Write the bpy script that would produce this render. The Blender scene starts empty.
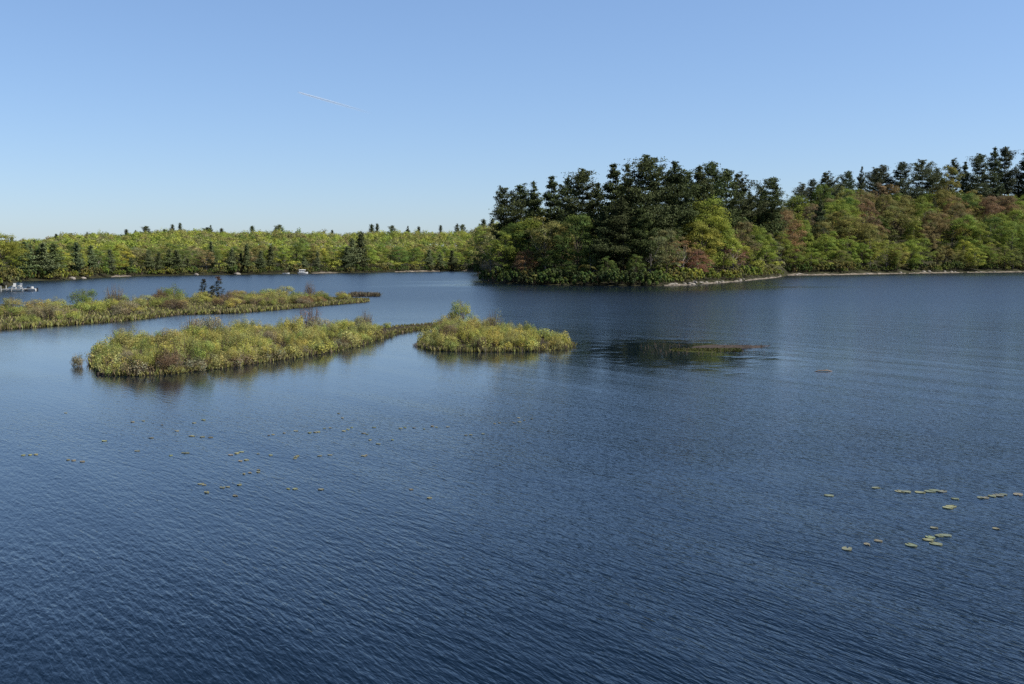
import bpy, math, random
import numpy as np
from mathutils import Vector, Matrix

SC = bpy.context.scene
COL = SC.collection
R = math.radians

# ------------------------------------------------------------------ camera
CAM_H, FPX, HORIZ = 6.0, 1024.0, 258.0
PITCH = math.atan((342.0 - HORIZ) / FPX)
cam_d = bpy.data.cameras.new('camera'); cam = bpy.data.objects.new('camera', cam_d); COL.objects.link(cam)
cam_d.sensor_width = 36.0; cam_d.lens = 36.0 * FPX / 1024.0
cam_d.clip_start = 0.2; cam_d.clip_end = 60000
cam.location = (0, 0, CAM_H); cam.rotation_euler = (R(90) - PITCH, 0, 0)
SC.camera = cam

# ------------------------------------------------------------------ light
SUN_EL, SUN_AZ = 48.0, 99.0          # azimuth clockwise from the view direction (+Y)
world = bpy.data.worlds.new('World'); SC.world = world; world.use_nodes = True
wn = world.node_tree
sky = wn.nodes.new('ShaderNodeTexSky'); sky.sky_type = 'NISHITA'; sky.sun_disc = False
sky.sun_elevation = R(SUN_EL); sky.sun_rotation = R(SUN_AZ)
sky.air_density = 1.0; sky.dust_density = 0.5; sky.ozone_density = 7.0; sky.altitude = 0
bg = wn.nodes['Background']; bg.inputs['Strength'].default_value = 0.10
air = wn.nodes.new('ShaderNodeMix'); air.data_type = 'RGBA'; air.blend_type = 'MULTIPLY'; air.inputs[0].default_value = 1.0
air.inputs[7].default_value = (1.20, 1.29, 1.46, 1)
flat = wn.nodes.new('ShaderNodeGamma'); flat.inputs['Gamma'].default_value = 0.75
wn.links.new(sky.outputs['Color'], flat.inputs['Color']); wn.links.new(flat.outputs['Color'], air.inputs[6]); # the sky deepens towards the zenith
tcw = wn.nodes.new('ShaderNodeTexCoord'); spw = wn.nodes.new('ShaderNodeSeparateXYZ'); wn.links.new(tcw.outputs['Generated'], spw.inputs[0])
zr = wn.nodes.new('ShaderNodeMapRange'); zr.inputs['From Min'].default_value = 0.25; zr.inputs['From Max'].default_value = 0.50
zr.inputs['To Min'].default_value = 1.0; zr.inputs['To Max'].default_value = 0.36; wn.links.new(spw.outputs['Z'], zr.inputs['Value'])
deep = wn.nodes.new('ShaderNodeVectorMath'); deep.operation = 'SCALE'
wn.links.new(air.outputs[2], deep.inputs[0]); wn.links.new(zr.outputs[0], deep.inputs['Scale']); wn.links.new(deep.outputs[0], bg.inputs['Color'])
sun_d = bpy.data.lights.new('sun', 'SUN'); sun = bpy.data.objects.new('sun', sun_d); COL.objects.link(sun)
sun_d.energy = 4.6; sun_d.angle = R(0.53); sun_d.color = (1.0, 0.95, 0.86)
sv = Vector((math.cos(R(SUN_EL)) * math.sin(R(SUN_AZ)), math.cos(R(SUN_EL)) * math.cos(R(SUN_AZ)), math.sin(R(SUN_EL))))
sun.rotation_euler = sv.to_track_quat('Z', 'Y').to_euler()
sun.location = sv * 300
SC.view_settings.view_transform = 'Standard'; SC.view_settings.look = 'None'
SC.view_settings.exposure = 0.66; SC.view_settings.gamma = 1.0
SC.render.engine = 'CYCLES'
SC.cycles.use_denoising = False
SC.cycles.max_bounces = 6; SC.cycles.transparent_max_bounces = 8
SC.cycles.diffuse_bounces = 3; SC.cycles.glossy_bounces = 3
SC.cycles.sample_clamp_indirect = 6.0

rng = np.random.default_rng(11)
random.seed(5)

# ------------------------------------------------------------------ helpers
def ground(px, py, z=0.0):
    """point of the level z that the photograph shows at pixel (px, py)"""
    x = (px - 512.0) / FPX; y = -(py - 342.0) / FPX
    dy = math.cos(PITCH) + y * math.sin(PITCH); dz = -math.sin(PITCH) + y * math.cos(PITCH)
    t = (z - CAM_H) / dz
    return Vector((x * t, dy * t, z))

def place(col, d):
    return (col - 512.0) / FPX * d, d

def height_for(py, d, gz):
    return (HORIZ - py) * d / FPX + CAM_H - gz

def lerp_tab(tab, x):
    xs = [t[0] for t in tab]; ys = [t[1] for t in tab]
    return float(np.interp(x, xs, ys))

def tag(o, label=None, cat=None, group=None, kind=None):
    if label: o['label'] = label
    if cat: o['category'] = cat
    if group: o['group'] = group
    if kind: o['kind'] = kind
    return o

def empty(name, loc=(0, 0, 0), rz=0.0):
    o = bpy.data.objects.new(name, None); COL.objects.link(o)
    o.location = loc; o.rotation_euler = (0, 0, rz); o.empty_display_size = 0.3
    return o

def link_mesh(name, me, parent=None, loc=None):
    o = bpy.data.objects.new(name, me); COL.objects.link(o)
    if parent: o.parent = parent
    if loc is not None: o.location = loc
    return o

class MB:
    """collects boxes, tubes, lofts and free faces for ONE mesh"""
    def __init__(s): s.v = []; s.f = []; s.c = None
    def add(s, vs, fs):
        o = len(s.v); s.v += [tuple(p) for p in vs]; s.f += [tuple(i + o for i in f) for f in fs]
    def box(s, c, size, rz=0.0, tilt=None, taper=1.0):
        hx, hy, hz = [k / 2 for k in size]; m = Matrix.Rotation(rz, 3, 'Z')
        if tilt is not None: m = m @ tilt
        vs = []
        for z in (-hz, hz):
            k = 1.0 if z < 0 else taper
            for x, y in ((-hx, -hy), (hx, -hy), (hx, hy), (-hx, hy)):
                vs.append(Vector(c) + m @ Vector((x * k, y * k, z)))
        s.add(vs, [(3, 2, 1, 0), (4, 5, 6, 7), (0, 1, 5, 4), (1, 2, 6, 5), (2, 3, 7, 6), (3, 0, 4, 7)])
    def tube(s, pts, radii, n=7, cap=True):
        pts = [Vector(p) for p in pts]; vs = []; fs = []
        for i, p in enumerate(pts):
            t = (pts[min(i + 1, len(pts) - 1)] - pts[max(i - 1, 0)]).normalized()
            a = t.orthogonal().normalized() if i == 0 else (a - t * a.dot(t)).normalized()
            b = t.cross(a)
            for k in range(n):
                an = 2 * math.pi * k / n
                vs.append(p + (a * math.cos(an) + b * math.sin(an)) * radii[i])
        for i in range(len(pts) - 1):
            for k in range(n):
                fs.append((i * n + k, i * n + (k + 1) % n, (i + 1) * n + (k + 1) % n, (i + 1) * n + k))
        if cap:
            fs.append(tuple(range(n))[::-1]); fs.append(tuple((len(pts) - 1) * n + k for k in range(n)))
        s.add(vs, fs)
    def loft(s, rings, cap=True):
        n = len(rings[0]); vs = [p for r in rings for p in r]; fs = []
        for i in range(len(rings) - 1):
            for k in range(n):
                fs.append((i * n + k, i * n + (k + 1) % n, (i + 1) * n + (k + 1) % n, (i + 1) * n + k))
        if cap:
            fs.append(tuple(range(n))[::-1]); fs.append(tuple((len(rings) - 1) * n + k for k in range(n)))
        s.add(vs, fs)
    def mesh(s, name, mat, smooth=False):
        me = bpy.data.meshes.new(name); me.from_pydata(s.v, [], s.f); me.materials.append(mat)
        if smooth: me.polygons.foreach_set('use_smooth', [True] * len(me.polygons))
        me.update(); return me
    def build(s, name, mat, parent=None, smooth=False, loc=None):
        return link_mesh(name, s.mesh(name, mat, smooth), parent, loc)

def quads_mesh(name, V, mat, tint):
    """V (n,4,3) leaf faces; tint (n,3)"""
    n = len(V); me = bpy.data.meshes.new(name)
    me.vertices.add(n * 4); me.vertices.foreach_set('co', V.reshape(-1).astype(np.float32))
    me.loops.add(n * 4); me.loops.foreach_set('vertex_index', np.arange(n * 4, dtype=np.int32))
    me.polygons.add(n); me.polygons.foreach_set('loop_start', np.arange(0, n * 4, 4, dtype=np.int32))
    me.polygons.foreach_set('loop_total', np.full(n, 4, dtype=np.int32))
    at = me.color_attributes.new('tint', 'FLOAT_COLOR', 'POINT')
    c = np.ones((n, 4, 4), dtype=np.float32); c[:, :, :3] = tint[:, None, :]
    at.data.foreach_set('color', c.reshape(-1))
    me.materials.append(mat); me.update(calc_edges=True); return me

def unit(a): return a / (np.linalg.norm(a, axis=-1, keepdims=True) + 1e-9)

def leaf_quads(C, N, size, aspect=0.62, g=rng):
    """rhombic faces at C with normals N and length size (arrays)"""
    n = len(C); r = unit(g.normal(size=(n, 3)))
    t = unit(np.cross(N, r)); b = np.cross(N, t)
    s = (np.asarray(size).reshape(-1, 1) if np.ndim(size) else np.full((n, 1), size)) * 0.5
    fold = N * s * 0.25
    return np.stack([C - t * s, C - b * s * aspect + fold, C + t * s, C + b * s * aspect + fold], axis=1)

# ------------------------------------------------------------------ materials
def new_mat(name):
    m = bpy.data.materials.new(name); m.use_nodes = True; nt = m.node_tree
    return m, nt, nt.nodes['Principled BSDF']

def plain(name, col, rough=0.6, var=0.25, scale=6.0, metallic=0.0, bump=0.0):
    m, nt, b = new_mat(name)
    tc = nt.nodes.new('ShaderNodeTexCoord'); no = nt.nodes.new('ShaderNodeTexNoise')
    no.inputs['Scale'].default_value = scale; no.inputs['Detail'].default_value = 5
    nt.links.new(tc.outputs['Object'], no.inputs['Vector'])
    ra = nt.nodes.new('ShaderNodeValToRGB')
    ra.color_ramp.elements[0].position = 0.3; ra.color_ramp.elements[1].position = 0.7
    ra.color_ramp.elements[0].color = tuple(c * (1 - var) for c in col) + (1,)
    ra.color_ramp.elements[1].color = tuple(min(1, c * (1 + var)) for c in col) + (1,)
    nt.links.new(no.outputs['Fac'], ra.inputs['Fac']); nt.links.new(ra.outputs['Color'], b.inputs['Base Color'])
    b.inputs['Roughness'].default_value = rough; b.inputs['Metallic'].default_value = metallic
    if rough > .8: b.inputs['Specular IOR Level'].default_value = 0.15
    if bump:
        bu = nt.nodes.new('ShaderNodeBump'); bu.inputs['Strength'].default_value = bump; bu.inputs['Distance'].default_value = 0.05
        nt.links.new(no.outputs['Fac'], bu.inputs['Height']); nt.links.new(bu.outputs['Normal'], b.inputs['Normal'])
    return m

def foliage(name, transl=0.3, rough=0.6, spec=0.25):
    """leaf colour = the object's own colour x the leaf's tint"""
    m, nt, b = new_mat(name); N = nt.nodes; L = nt.links
    at = N.new('ShaderNodeAttribute'); at.attribute_name = 'tint'
    oi = N.new('ShaderNodeObjectInfo')
    mx = N.new('ShaderNodeMix'); mx.data_type = 'RGBA'; mx.blend_type = 'MULTIPLY'; mx.inputs[0].default_value = 1.0
    L.new(at.outputs['Color'], mx.inputs[6]); L.new(oi.outputs['Color'], mx.inputs[7])
    L.new(mx.outputs[2], b.inputs['Base Color'])
    b.inputs['Roughness'].default_value = rough; b.inputs['Specular IOR Level'].default_value = spec
    tr = N.new('ShaderNodeBsdfTranslucent'); L.new(mx.outputs[2], tr.inputs['Color'])
    ms = N.new('ShaderNodeMixShader'); ms.inputs[0].default_value = transl
    L.new(b.outputs[0], ms.inputs[1]); L.new(tr.outputs[0], ms.inputs[2])
    L.new(ms.outputs[0], N['Material Output'].inputs['Surface'])
    return m

M_LEAF = foliage('leaf', 0.36, 0.7, 0.12)
M_NEEDLE = foliage('needle', 0.14, 0.7, 0.08)
M_SHRUB = foliage('shrub_leaf', 0.32, 0.6, 0.2)
M_PAD = foliage('lily_pad_skin', 0.05, 0.35, 0.5)
M_BARK = plain('bark', (0.085, 0.068, 0.052), 0.9, 0.4, 3.0)
M_GREYBARK = plain('grey_bark', (0.20, 0.175, 0.15), 0.9, 0.35, 3.0)
M_PINEBARK = plain('pine_bark', (0.060, 0.047, 0.038), 0.9, 0.4, 2.0)
M_TWIG = plain('twig', (0.17, 0.125, 0.095), 0.9, 0.35, 9.0)
M_PEAT = plain('peat', (0.030, 0.024, 0.016), 0.95, 0.5, 2.5, bump=0.6)
M_WHITE = plain('white_paint', (0.6, 0.6, 0.59), 0.4, 0.05, 3.0)
M_DECK = plain('weathered_deck', (0.36, 0.355, 0.34), 0.7, 0.2, 4.0)
M_DARK = plain('dark_trim', (0.02, 0.022, 0.026), 0.4, 0.3, 5.0)
M_SNAG = plain('wet_wood', (0.035, 0.028, 0.024), 0.85, 0.4, 8.0, bump=0.5)
M_ROCK = plain('pale_granite', (0.22, 0.20, 0.178), 0.85, 0.35, 2.5, bump=0.5)
M_GLASS = plain('tinted_glass', (0.03, 0.04, 0.05), 0.08, 0.1, 3.0)
M_MUD = plain('mud', (0.048, 0.038, 0.033), 0.95, 0.45, 3.0, bump=0.5)
M_DRIFT = plain('driftwood', (0.20, 0.155, 0.125), 0.9, 0.35, 4.0, bump=0.5)

# ------------------------------------------------------------------ water
def water_material():
    m, nt, b = new_mat('lake_water'); N = nt.nodes; L = nt.links
    b.inputs['Base Color'].default_value = (0.0003, 0.0050, 0.0130, 1)
    b.inputs['IOR'].default_value = 1.56
    tc = N.new('ShaderNodeTexCoord')
    def mapped(rot, sc, loc=(0, 0, 0)):
        mp = N.new('ShaderNodeMapping'); mp.vector_type = 'TEXTURE'
        mp.inputs['Rotation'].default_value = (0, 0, rot); mp.inputs['Scale'].default_value = sc
        mp.inputs['Location'].default_value = loc
        L.new(tc.outputs['Object'], mp.inputs['Vector']); return mp.outputs['Vector']
    def noise(vec, detail=2.0, rough=0.5, dist=0.0):
        n = N.new('ShaderNodeTexNoise'); n.inputs['Scale'].default_value = 1.0
        n.inputs['Detail'].default_value = detail; n.inputs['Roughness'].default_value = rough
        n.inputs['Distortion'].default_value = dist
        L.new(vec, n.inputs['Vector']); return n.outputs['Fac']
    def math_(op, a, c):
        k = N.new('ShaderNodeMath'); k.operation = op
        for i, q in enumerate((a, c)):
            if isinstance(q, (int, float)): k.inputs[i].default_value = q
            else: L.new(q, k.inputs[i])
        return k.outputs[0]
    CR = R(90 + 31.0)                                   # crests run 31 deg left of straight ahead
    n1 = noise(mapped(CR, (0.34, 0.084, 1)), 2.0, 0.5, 0.3)           # wind ripples
    n2 = noise(mapped(CR + R(9), (0.95, 0.225, 1)), 1.5, 0.5, 0.2)    # longer wavelets
    n3 = noise(mapped(CR - R(14), (0.22, 0.075, 1)), 2.0, 0.5, 0.3)   # fine chop
    swell = noise(mapped(CR + R(4), (15, 2.4, 1)), 1.0, 0.4)        # boat wake swell
    patch = noise(mapped(R(8), (95, 26, 1)), 3.0, 0.55, 0.4)        # gusts and slicks
    pr = N.new('ShaderNodeMapRange'); pr.inputs['From Min'].default_value = 0.35; pr.inputs['From Max'].default_value = 0.62
    pr.inputs['To Min'].default_value = 0.40; pr.inputs['To Max'].default_value = 1.15
    L.new(patch, pr.inputs['Value'])
    # the weed bank keeps a patch of water smooth
    bank = ground(672, 351)
    geo = N.new('ShaderNodeNewGeometry'); sub = N.new('ShaderNodeVectorMath'); sub.operation = 'SUBTRACT'
    L.new(geo.outputs['Position'], sub.inputs[0]); sub.inputs[1].default_value = (bank.x + 0.3, bank.y, 0)
    scl = N.new('ShaderNodeVectorMath'); scl.operation = 'MULTIPLY'; scl.inputs[1].default_value = (1 / 6.0, 1 / 10.0, 0)
    L.new(sub.outputs[0], scl.inputs[0])
    wob = N.new('ShaderNodeTexNoise'); wob.inputs['Scale'].default_value = 0.5; L.new(geo.outputs['Position'], wob.inputs['Vector'])
    ln = N.new('ShaderNodeVectorMath'); ln.operation = 'LENGTH'; L.new(scl.outputs[0], ln.inputs[0])
    dd = math_('ADD', ln.outputs['Value'], math_('MULTIPLY', math_('SUBTRACT', wob.outputs['Fac'], 0.5), 1.6))
    cm = N.new('ShaderNodeMapRange'); cm.interpolation_type = 'SMOOTHSTEP'
    cm.inputs['From Min'].default_value = 0.35; cm.inputs['From Max'].default_value = 1.35
    cm.inputs['To Min'].default_value = 0.10; cm.inputs['To Max'].default_value = 1.0
    L.new(dd, cm.inputs['Value'])
    # sheltered water in the lee of the wooded point and of the right bank
    def lee(col, d, rx, ry, lo):
        cx, cy = place(col, d)
        a = N.new('ShaderNodeVectorMath'); a.operation = 'SUBTRACT'; L.new(geo.outputs['Position'], a.inputs[0]); a.inputs[1].default_value = (cx, cy, 0)
        b_ = N.new('ShaderNodeVectorMath'); b_.operation = 'MULTIPLY'; L.new(a.outputs[0], b_.inputs[0]); b_.inputs[1].default_value = (1 / rx, 1 / ry, 0)
        c_ = N.new('ShaderNodeVectorMath'); c_.operation = 'LENGTH'; L.new(b_.outputs[0], c_.inputs[0])
        e = math_('ADD', c_.outputs['Value'], math_('MULTIPLY', math_('SUBTRACT', patch, 0.5), 1.3))
        k = N.new('ShaderNodeMapRange'); k.interpolation_type = 'SMOOTHSTEP'; k.inputs['From Min'].default_value = 0.45; k.inputs['From Max'].default_value = 1.1
        k.inputs['To Min'].default_value = lo; k.inputs['To Max'].default_value = 1.0; L.new(e, k.inputs['Value']); return k.outputs[0]
    shelter = math_('MULTIPLY', math_('MULTIPLY', lee(610, 240, 52, 72, .25), lee(900, 425, 190, 110, .6)), lee(330, 66, 34, 30, .52))
    h = math_('ADD', math_('MULTIPLY', n1, 0.0255), math_('MULTIPLY', n2, 0.024))
    h = math_('ADD', h, math_('MULTIPLY', n3, 0.006))
    h = math_('MULTIPLY', h, pr.outputs[0])
    h = math_('ADD', h, math_('MULTIPLY', swell, 0.10))
    # the breeze drops towards the far, wooded end of the lake: smaller waves there
    spy = N.new('ShaderNodeSeparateXYZ'); L.new(geo.outputs['Position'], spy.inputs[0])
    wind = N.new('ShaderNodeMapRange'); wind.interpolation_type = 'SMOOTHSTEP'; wind.inputs['From Min'].default_value = 16; wind.inputs['From Max'].default_value = 62
    wind.inputs['To Min'].default_value = 1.0; wind.inputs['To Max'].default_value = 0.46; L.new(spy.outputs['Y'], wind.inputs['Value'])
    chop = N.new('ShaderNodeMapRange'); chop.inputs['From Min'].default_value = 62.0; chop.inputs['From Max'].default_value = 150.0
    chop.inputs['To Min'].default_value = 0.80; chop.inputs['To Max'].default_value = 1.70; L.new(spy.outputs['Y'], chop.inputs['Value'])
    h = math_('MULTIPLY', math_('MULTIPLY', h, wind.outputs[0]), math_('MULTIPLY', cm.outputs[0], shelter))
    bu = N.new('ShaderNodeBump'); bu.inputs['Strength'].default_value = 1.0; bu.inputs['Distance'].default_value = 1.0
    L.new(h, bu.inputs['Height']); L.new(bu.outputs['Normal'], b.inputs['Normal'])
    rg = N.new('ShaderNodeMapRange'); rg.inputs['From Min'].default_value = 0.1; rg.inputs['From Max'].default_value = 1.0
    rg.inputs['To Min'].default_value = 0.07; rg.inputs['To Max'].default_value = 0.17
    L.new(math_('MULTIPLY', cm.outputs[0], shelter), rg.inputs['Value']); L.new(math_('MULTIPLY', rg.outputs[0], chop.outputs[0]), b.inputs['Roughness'])
    return m
wb = MB(); W = 9000.0
wb.add([(-W, -800, 0), (W, -800, 0), (W, W, 0), (-W, W, 0)], [(0, 1, 2, 3)])
tag(wb.build('lake_water', water_material()), kind='structure')

# ------------------------------------------------------------------ terrain
SHORE_PX = [(-900, 295), (-60, 291), (8, 290), (16, 281.2), (60, 280), (110, 277), (150, 275.6), (200, 275), (300, 273.6), (420, 271.6),
            (468, 271), (476, 272), (480, 280), (490, 282.5), (505, 284), (560, 285.2), (620, 286), (660, 285.6), (690, 284.6), (740, 281.2),
            (775, 277.8), (787, 275.4), (830, 275), (920, 273.2), (1024, 272), (1200, 271.2), (2000, 270.5)]
def shore(col):
    return CAM_H * FPX / (lerp_tab(SHORE_PX, col) - HORIZ)
SLOPE = [(-900, .05), (0, .05), (120, .06), (300, .06), (470, .06), (500, .04), (640, .045), (760, .09), (850, .20), (1024, .24), (1400, .24)]
HMAX = [(-900, 7), (0, 7.5), (60, 11), (130, 16), (190, 19), (260, 18), (340, 17), (400, 18), (470, 20), (620, 26), (760, 30), (850, 42), (930, 47), (1024, 50), (1600, 54)]
def hz(x, y):
    d = y; col = x / max(y, 1) * FPX + 512
    s = d - shore(col)
    if s < 0: return max(-1.5, s * 0.08 - 0.05)
    k = lerp_tab(SLOPE, col); hm = lerp_tab(HMAX, col)
    h = min(s, 5) * 0.16 + max(0, s - 5) * k * (1 if s > 40 else 0.55 + 0.45 * s / 40)
    h = hm * (1 - math.exp(-h / hm * 1.15)) if h > 0 else h
    h += 0.35 * math.sin(x * .11 + y * .07) * min(1, s / 30) + 1.2 * math.sin(x * .021 - y * .013) * min(1, s / 120)
    return h
def terrain():
    cols = np.arange(-900, 2001, 8); ds = np.concatenate([np.arange(140, 480, 4.0), np.arange(480, 1000, 12.0), np.geomspace(1000, 8500, 20)])
    vs = []; fs = []
    for d in ds:
        for c in cols:
            x, y = place(c, d); vs.append((x, y, hz(x, y)))
    nc = len(cols)
    for i in range(len(ds) - 1):
        for j in range(nc - 1):
            a = i * nc + j; fs.append((a, a + 1, a + nc + 1, a + nc))
    me = bpy.data.meshes.new('terrain'); me.from_pydata(vs, [], fs)
    me.polygons.foreach_set('use_smooth', [True] * len(fs))
    m = plain('forest_floor', (0.026, 0.026, 0.012), 0.95, 0.5, 0.25, bump=0.3)
    me.materials.append(m); me.update()
    tag(link_mesh('terrain', me), kind='structure')
terrain()

# pale gravel beach: a wedge lying on the terrain's edge
def beach(segs, name='gravel_beach'):
    for c0, c1, w0, w1 in segs:
        vs = []; fs = []; n = max(6, int((c1 - c0) / 2.2)); K = 6
        for i in range(n + 1):
            t = i / n; c = c0 + (c1 - c0) * t
            env = min(1, 4 * t, 4 * (1 - t)); w = (w0 + (w1 - w0) * t) * (0.6 + 0.8 * random.random()) * (0.25 + 0.75 * env)
            d0 = shore(c) - 1.6 - 1.2 * random.random()
            for k in range(K):
                d = d0 + (w + 2.6) * k / (K - 1); x, y = place(c, d)
                z = max(hz(x, y), -0.12) + 0.09 + 0.16 * math.sin(math.pi * min(1, k / (K - 2))) + random.uniform(0, 0.10)
                if k == 0: z = -0.1
                if k == K - 1: z = hz(x, y) - 0.1
                vs.append((x, y, z))
        for i in range(n):
            for k in range(K - 1):
                a = i * K + k; fs.append((a, a + K, a + K + 1, a + 1))
        me = bpy.data.meshes.new(name); me.from_pydata(vs, [], fs)
        me.materials.append(M_GRAVEL); me.update(); tag(link_mesh(name, me), kind='structure')
M_GRAVEL = plain('gravel', (0.125, 0.108, 0.088), 0.9, 0.7, 0.5, bump=0.4)
beach([(664, 691, .4, 1.0), (702, 717, .5, .9), (721, 742, .8, 1.4), (745, 778, 1.2, 2.2), (778, 842, 3.4, 2.8), (838, 905, 2.6, 2.0), (908, 962, 2.4, 1.8), (966, 1090, 2.2, 1.8), (395, 440, 3.5, 3.5), (112, 132, 3, 3), (312, 338, 3, 3), (462, 476, 3, 3)])

# ------------------------------------------------------------------ tree prototypes
def envelope_clumps(n, shape, g):
    """clump centres in a crown: height fraction u, radius profile shape(u)"""
    out = []
    while len(out) < n:
        u = g.uniform(0.02, 1.0); r = shape(u)
        if g.uniform() > r / 1.0 + 0.15: continue
        a = g.uniform(0, 2 * math.pi); q = g.uniform(0.35, 1.0) ** 0.6
        out.append((r * q * math.cos(a), r * q * math.sin(a), u))
    return np.array(out)

def deciduous(seed, H=15.0, width=0.33, base=0.22, n_clump=58, per=190, leaf=0.31, sparse=0.0, lean=0.0, top=0.62):
    """trunk mesh with limbs + crown mesh of leaf faces"""
    g = np.random.default_rng(seed); Wd = H * width
    def shape(u): return math.sin(math.pi * min(1, max(0, (u * 0.86 + 0.10)))) ** top
    cl = envelope_clumps(n_clump, shape, g)
    lob = 1 + 0.28 * np.sin(np.arctan2(cl[:, 1], cl[:, 0]) * 3 + seed) * g.uniform(.4, 1)
    ctr = np.stack([cl[:, 0] * Wd * lob * 0.86, cl[:, 1] * Wd * lob * 0.86, H * (base + (1 - base) * (0.04 + 0.90 * cl[:, 2]))], 1)
    ctr[:, 0] += lean * ctr[:, 2]
    V = []; T = []
    for i, c in enumerate(ctr):
        rad = Wd * g.uniform(0.13, 0.40) * np.array([1.05, 1.05, 0.78])
        m = int(per * g.uniform(0.6, 1.25) * (1 - sparse))
        dirs = unit(g.normal(size=(m, 3))); dirs[:, 2] = np.where(dirs[:, 2] < -0.35, -dirs[:, 2] * 0.6, dirs[:, 2])
        rr = g.uniform(0.25, 1.0, size=(m, 1)) ** 0.55
        P = c + dirs * rr * rad
        Nn = unit(dirs * 0.9 + g.normal(size=(m, 3)) * 0.40 + np.array([0, 0, 0.30]))
        V.append(leaf_quads(P, Nn, leaf * g.uniform(0.6, 1.25, m), 0.66, g))
        ct = g.uniform(0.72, 1.25); warm = g.uniform(-0.14, 0.14)
        k = ct * g.uniform(0.84, 1.16, size=(m, 1))
        T.append(np.concatenate([k * (1 + warm), k * (1 + 0.25 * warm), k * (1 - 0.4 * warm)], 1))
    crown = quads_mesh('crown', np.concatenate(V), M_LEAF, np.concatenate(T))
    tb = MB(); r0 = H * 0.014
    pts = [(lean * z + 0.12 * math.sin(z * .7 + seed), 0.12 * math.cos(z * .5 + seed), z) for z in np.linspace(-0.6, H * 0.8, 7)]
    tb.tube(pts, [r0 * (1.25, 1.0, .86, .7, .52, .34, .15)[i] for i in range(7)], 7)
    for i in g.choice(len(ctr), min(22, len(ctr)), replace=False):
        c = Vector(ctr[i]); z0 = max(H * 0.16, c.z * g.uniform(0.42, 0.72)); s = Vector((lean * z0 + .12 * math.sin(z0 * .7 + seed), .12 * math.cos(z0 * .5 + seed), z0))
        mid = s.lerp(c, 0.55) + Vector((0, 0, -0.05 * H * g.uniform(0, 1)))
        tb.tube([s, mid, c], [r0 * .42, r0 * .26, r0 * .07], 5, False)
    return crown, tb

def pine(seed, H=26.0, spread=4.6, first=0.16, gap=0.95, tuft=0.52, flat=0.20, pointy=0.9, dens=1.0, lop=0.35):
    """white pine: whorled branches carrying flat up-curved plates of needles"""
    g = np.random.default_rng(seed); V = []; T = []; tb = MB(); r0 = H * 0.0135
    wig = lambda z: Vector((0.25 * math.sin(z * .25 + seed), 0.25 * math.cos(z * .21 + 2 * seed), z))
    zs = np.linspace(-0.6, H * 0.985, 9)
    tb.tube([wig(z) for z in zs], [r0 * max(0.05, (1 - (z + .6) / (H + .6)) ** 0.8) * (1.2 if z < 0 else 1) for z in zs], 7)
    side = g.uniform(0, 2 * math.pi); z = H * first
    while z < H * 0.985:
        u = (z / H - first) / (1 - first)
        prof = (1 - u ** 1.35) ** pointy * (0.75 + 0.75 * min(1, u * 2.8))
        nb = int(g.integers(4, 7)) if u > 0.22 else int(g.integers(2, 5))
        a0 = g.uniform(0, 2 * math.pi); whorl = g.uniform(0.55, 1.3)
        for k in range(nb):
            a = a0 + 2 * math.pi * k / nb + g.normal() * 0.3
            Lb = max(0.5, spread * prof * 0.78 * whorl * g.uniform(0.6, 1.2) * (1 + lop * math.cos(a - side)))
            up = 0.10 + 0.5 * u ** 2 + g.normal() * 0.07
            s = wig(z + g.uniform(-.3, .3)); d = Vector((math.cos(a), math.sin(a), 0))
            def at(t): return s + d * Lb * t + Vector((0, 0, Lb * (up * t - 0.16 * math.sin(t * math.pi) + 0.10 * t * t)))
            tb.tube([s, at(.5), at(1)], [r0 * .22 * (1 - .6 * u), r0 * .14 * (1 - .6 * u), r0 * .04], 4, False)
            nt = max(2, int(Lb / 0.6 * dens))
            ct = g.uniform(0.75, 1.25)
            for q in range(nt):
                t = 0.30 + 0.72 * (q + g.uniform(0, 1)) / nt
                c = np.array(at(t)); side_w = Lb * 0.24 * (1.15 - 0.6 * abs(t - .6))
                perp = np.array([-d.y, d.x, 0.0])
                m = int(min(34, 7 + 13 * Lb) * dens)
                off = perp * g.normal(size=(m, 1)) * side_w + np.array(d) * g.normal(size=(m, 1)) * 0.38 + np.array([0, 0, 1.0]) * g.normal(size=(m, 1)) * flat
                P = c + off
                Nn = unit(np.array([0, 0, 0.75]) + np.array(d) * 0.35 + g.normal(size=(m, 3)) * 0.5)
                V.append(leaf_quads(P, Nn, tuft * g.uniform(.6, 1.3, m), 0.5, g))
                k_ = ct * g.uniform(0.7, 1.35, size=(m, 1)); T.append(np.repeat(k_, 3, 1) * np.array([1, 1, 0.95]))
        z += gap * g.uniform(0.7, 1.35) * (1.25 - 0.55 * u)
    # the leader's own needles
    m = 60; kw = .14 if H < 20 else .26; P = np.array([0, 0, H * 0.965]) + np.array(wig(H * .965)) * np.array([1, 1, 0]) + g.normal(size=(m, 3)) * np.array([kw, kw, .5])
    V.append(leaf_quads(P, unit(g.normal(size=(m, 3)) + np.array([0, 0, .6])), tuft * g.uniform(.6, 1.2, m), .5, g)); T.append(np.repeat(g.uniform(.8, 1.2, (m, 1)), 3, 1))
    return quads_mesh('crown', np.concatenate(V), M_NEEDLE, np.concatenate(T)), tb

class Kind:
    def __init__(s, H, crown, tb, bark):
        s.H = H; s.crown = crown; s.trunk = tb.mesh('trunk', bark, True)

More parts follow.
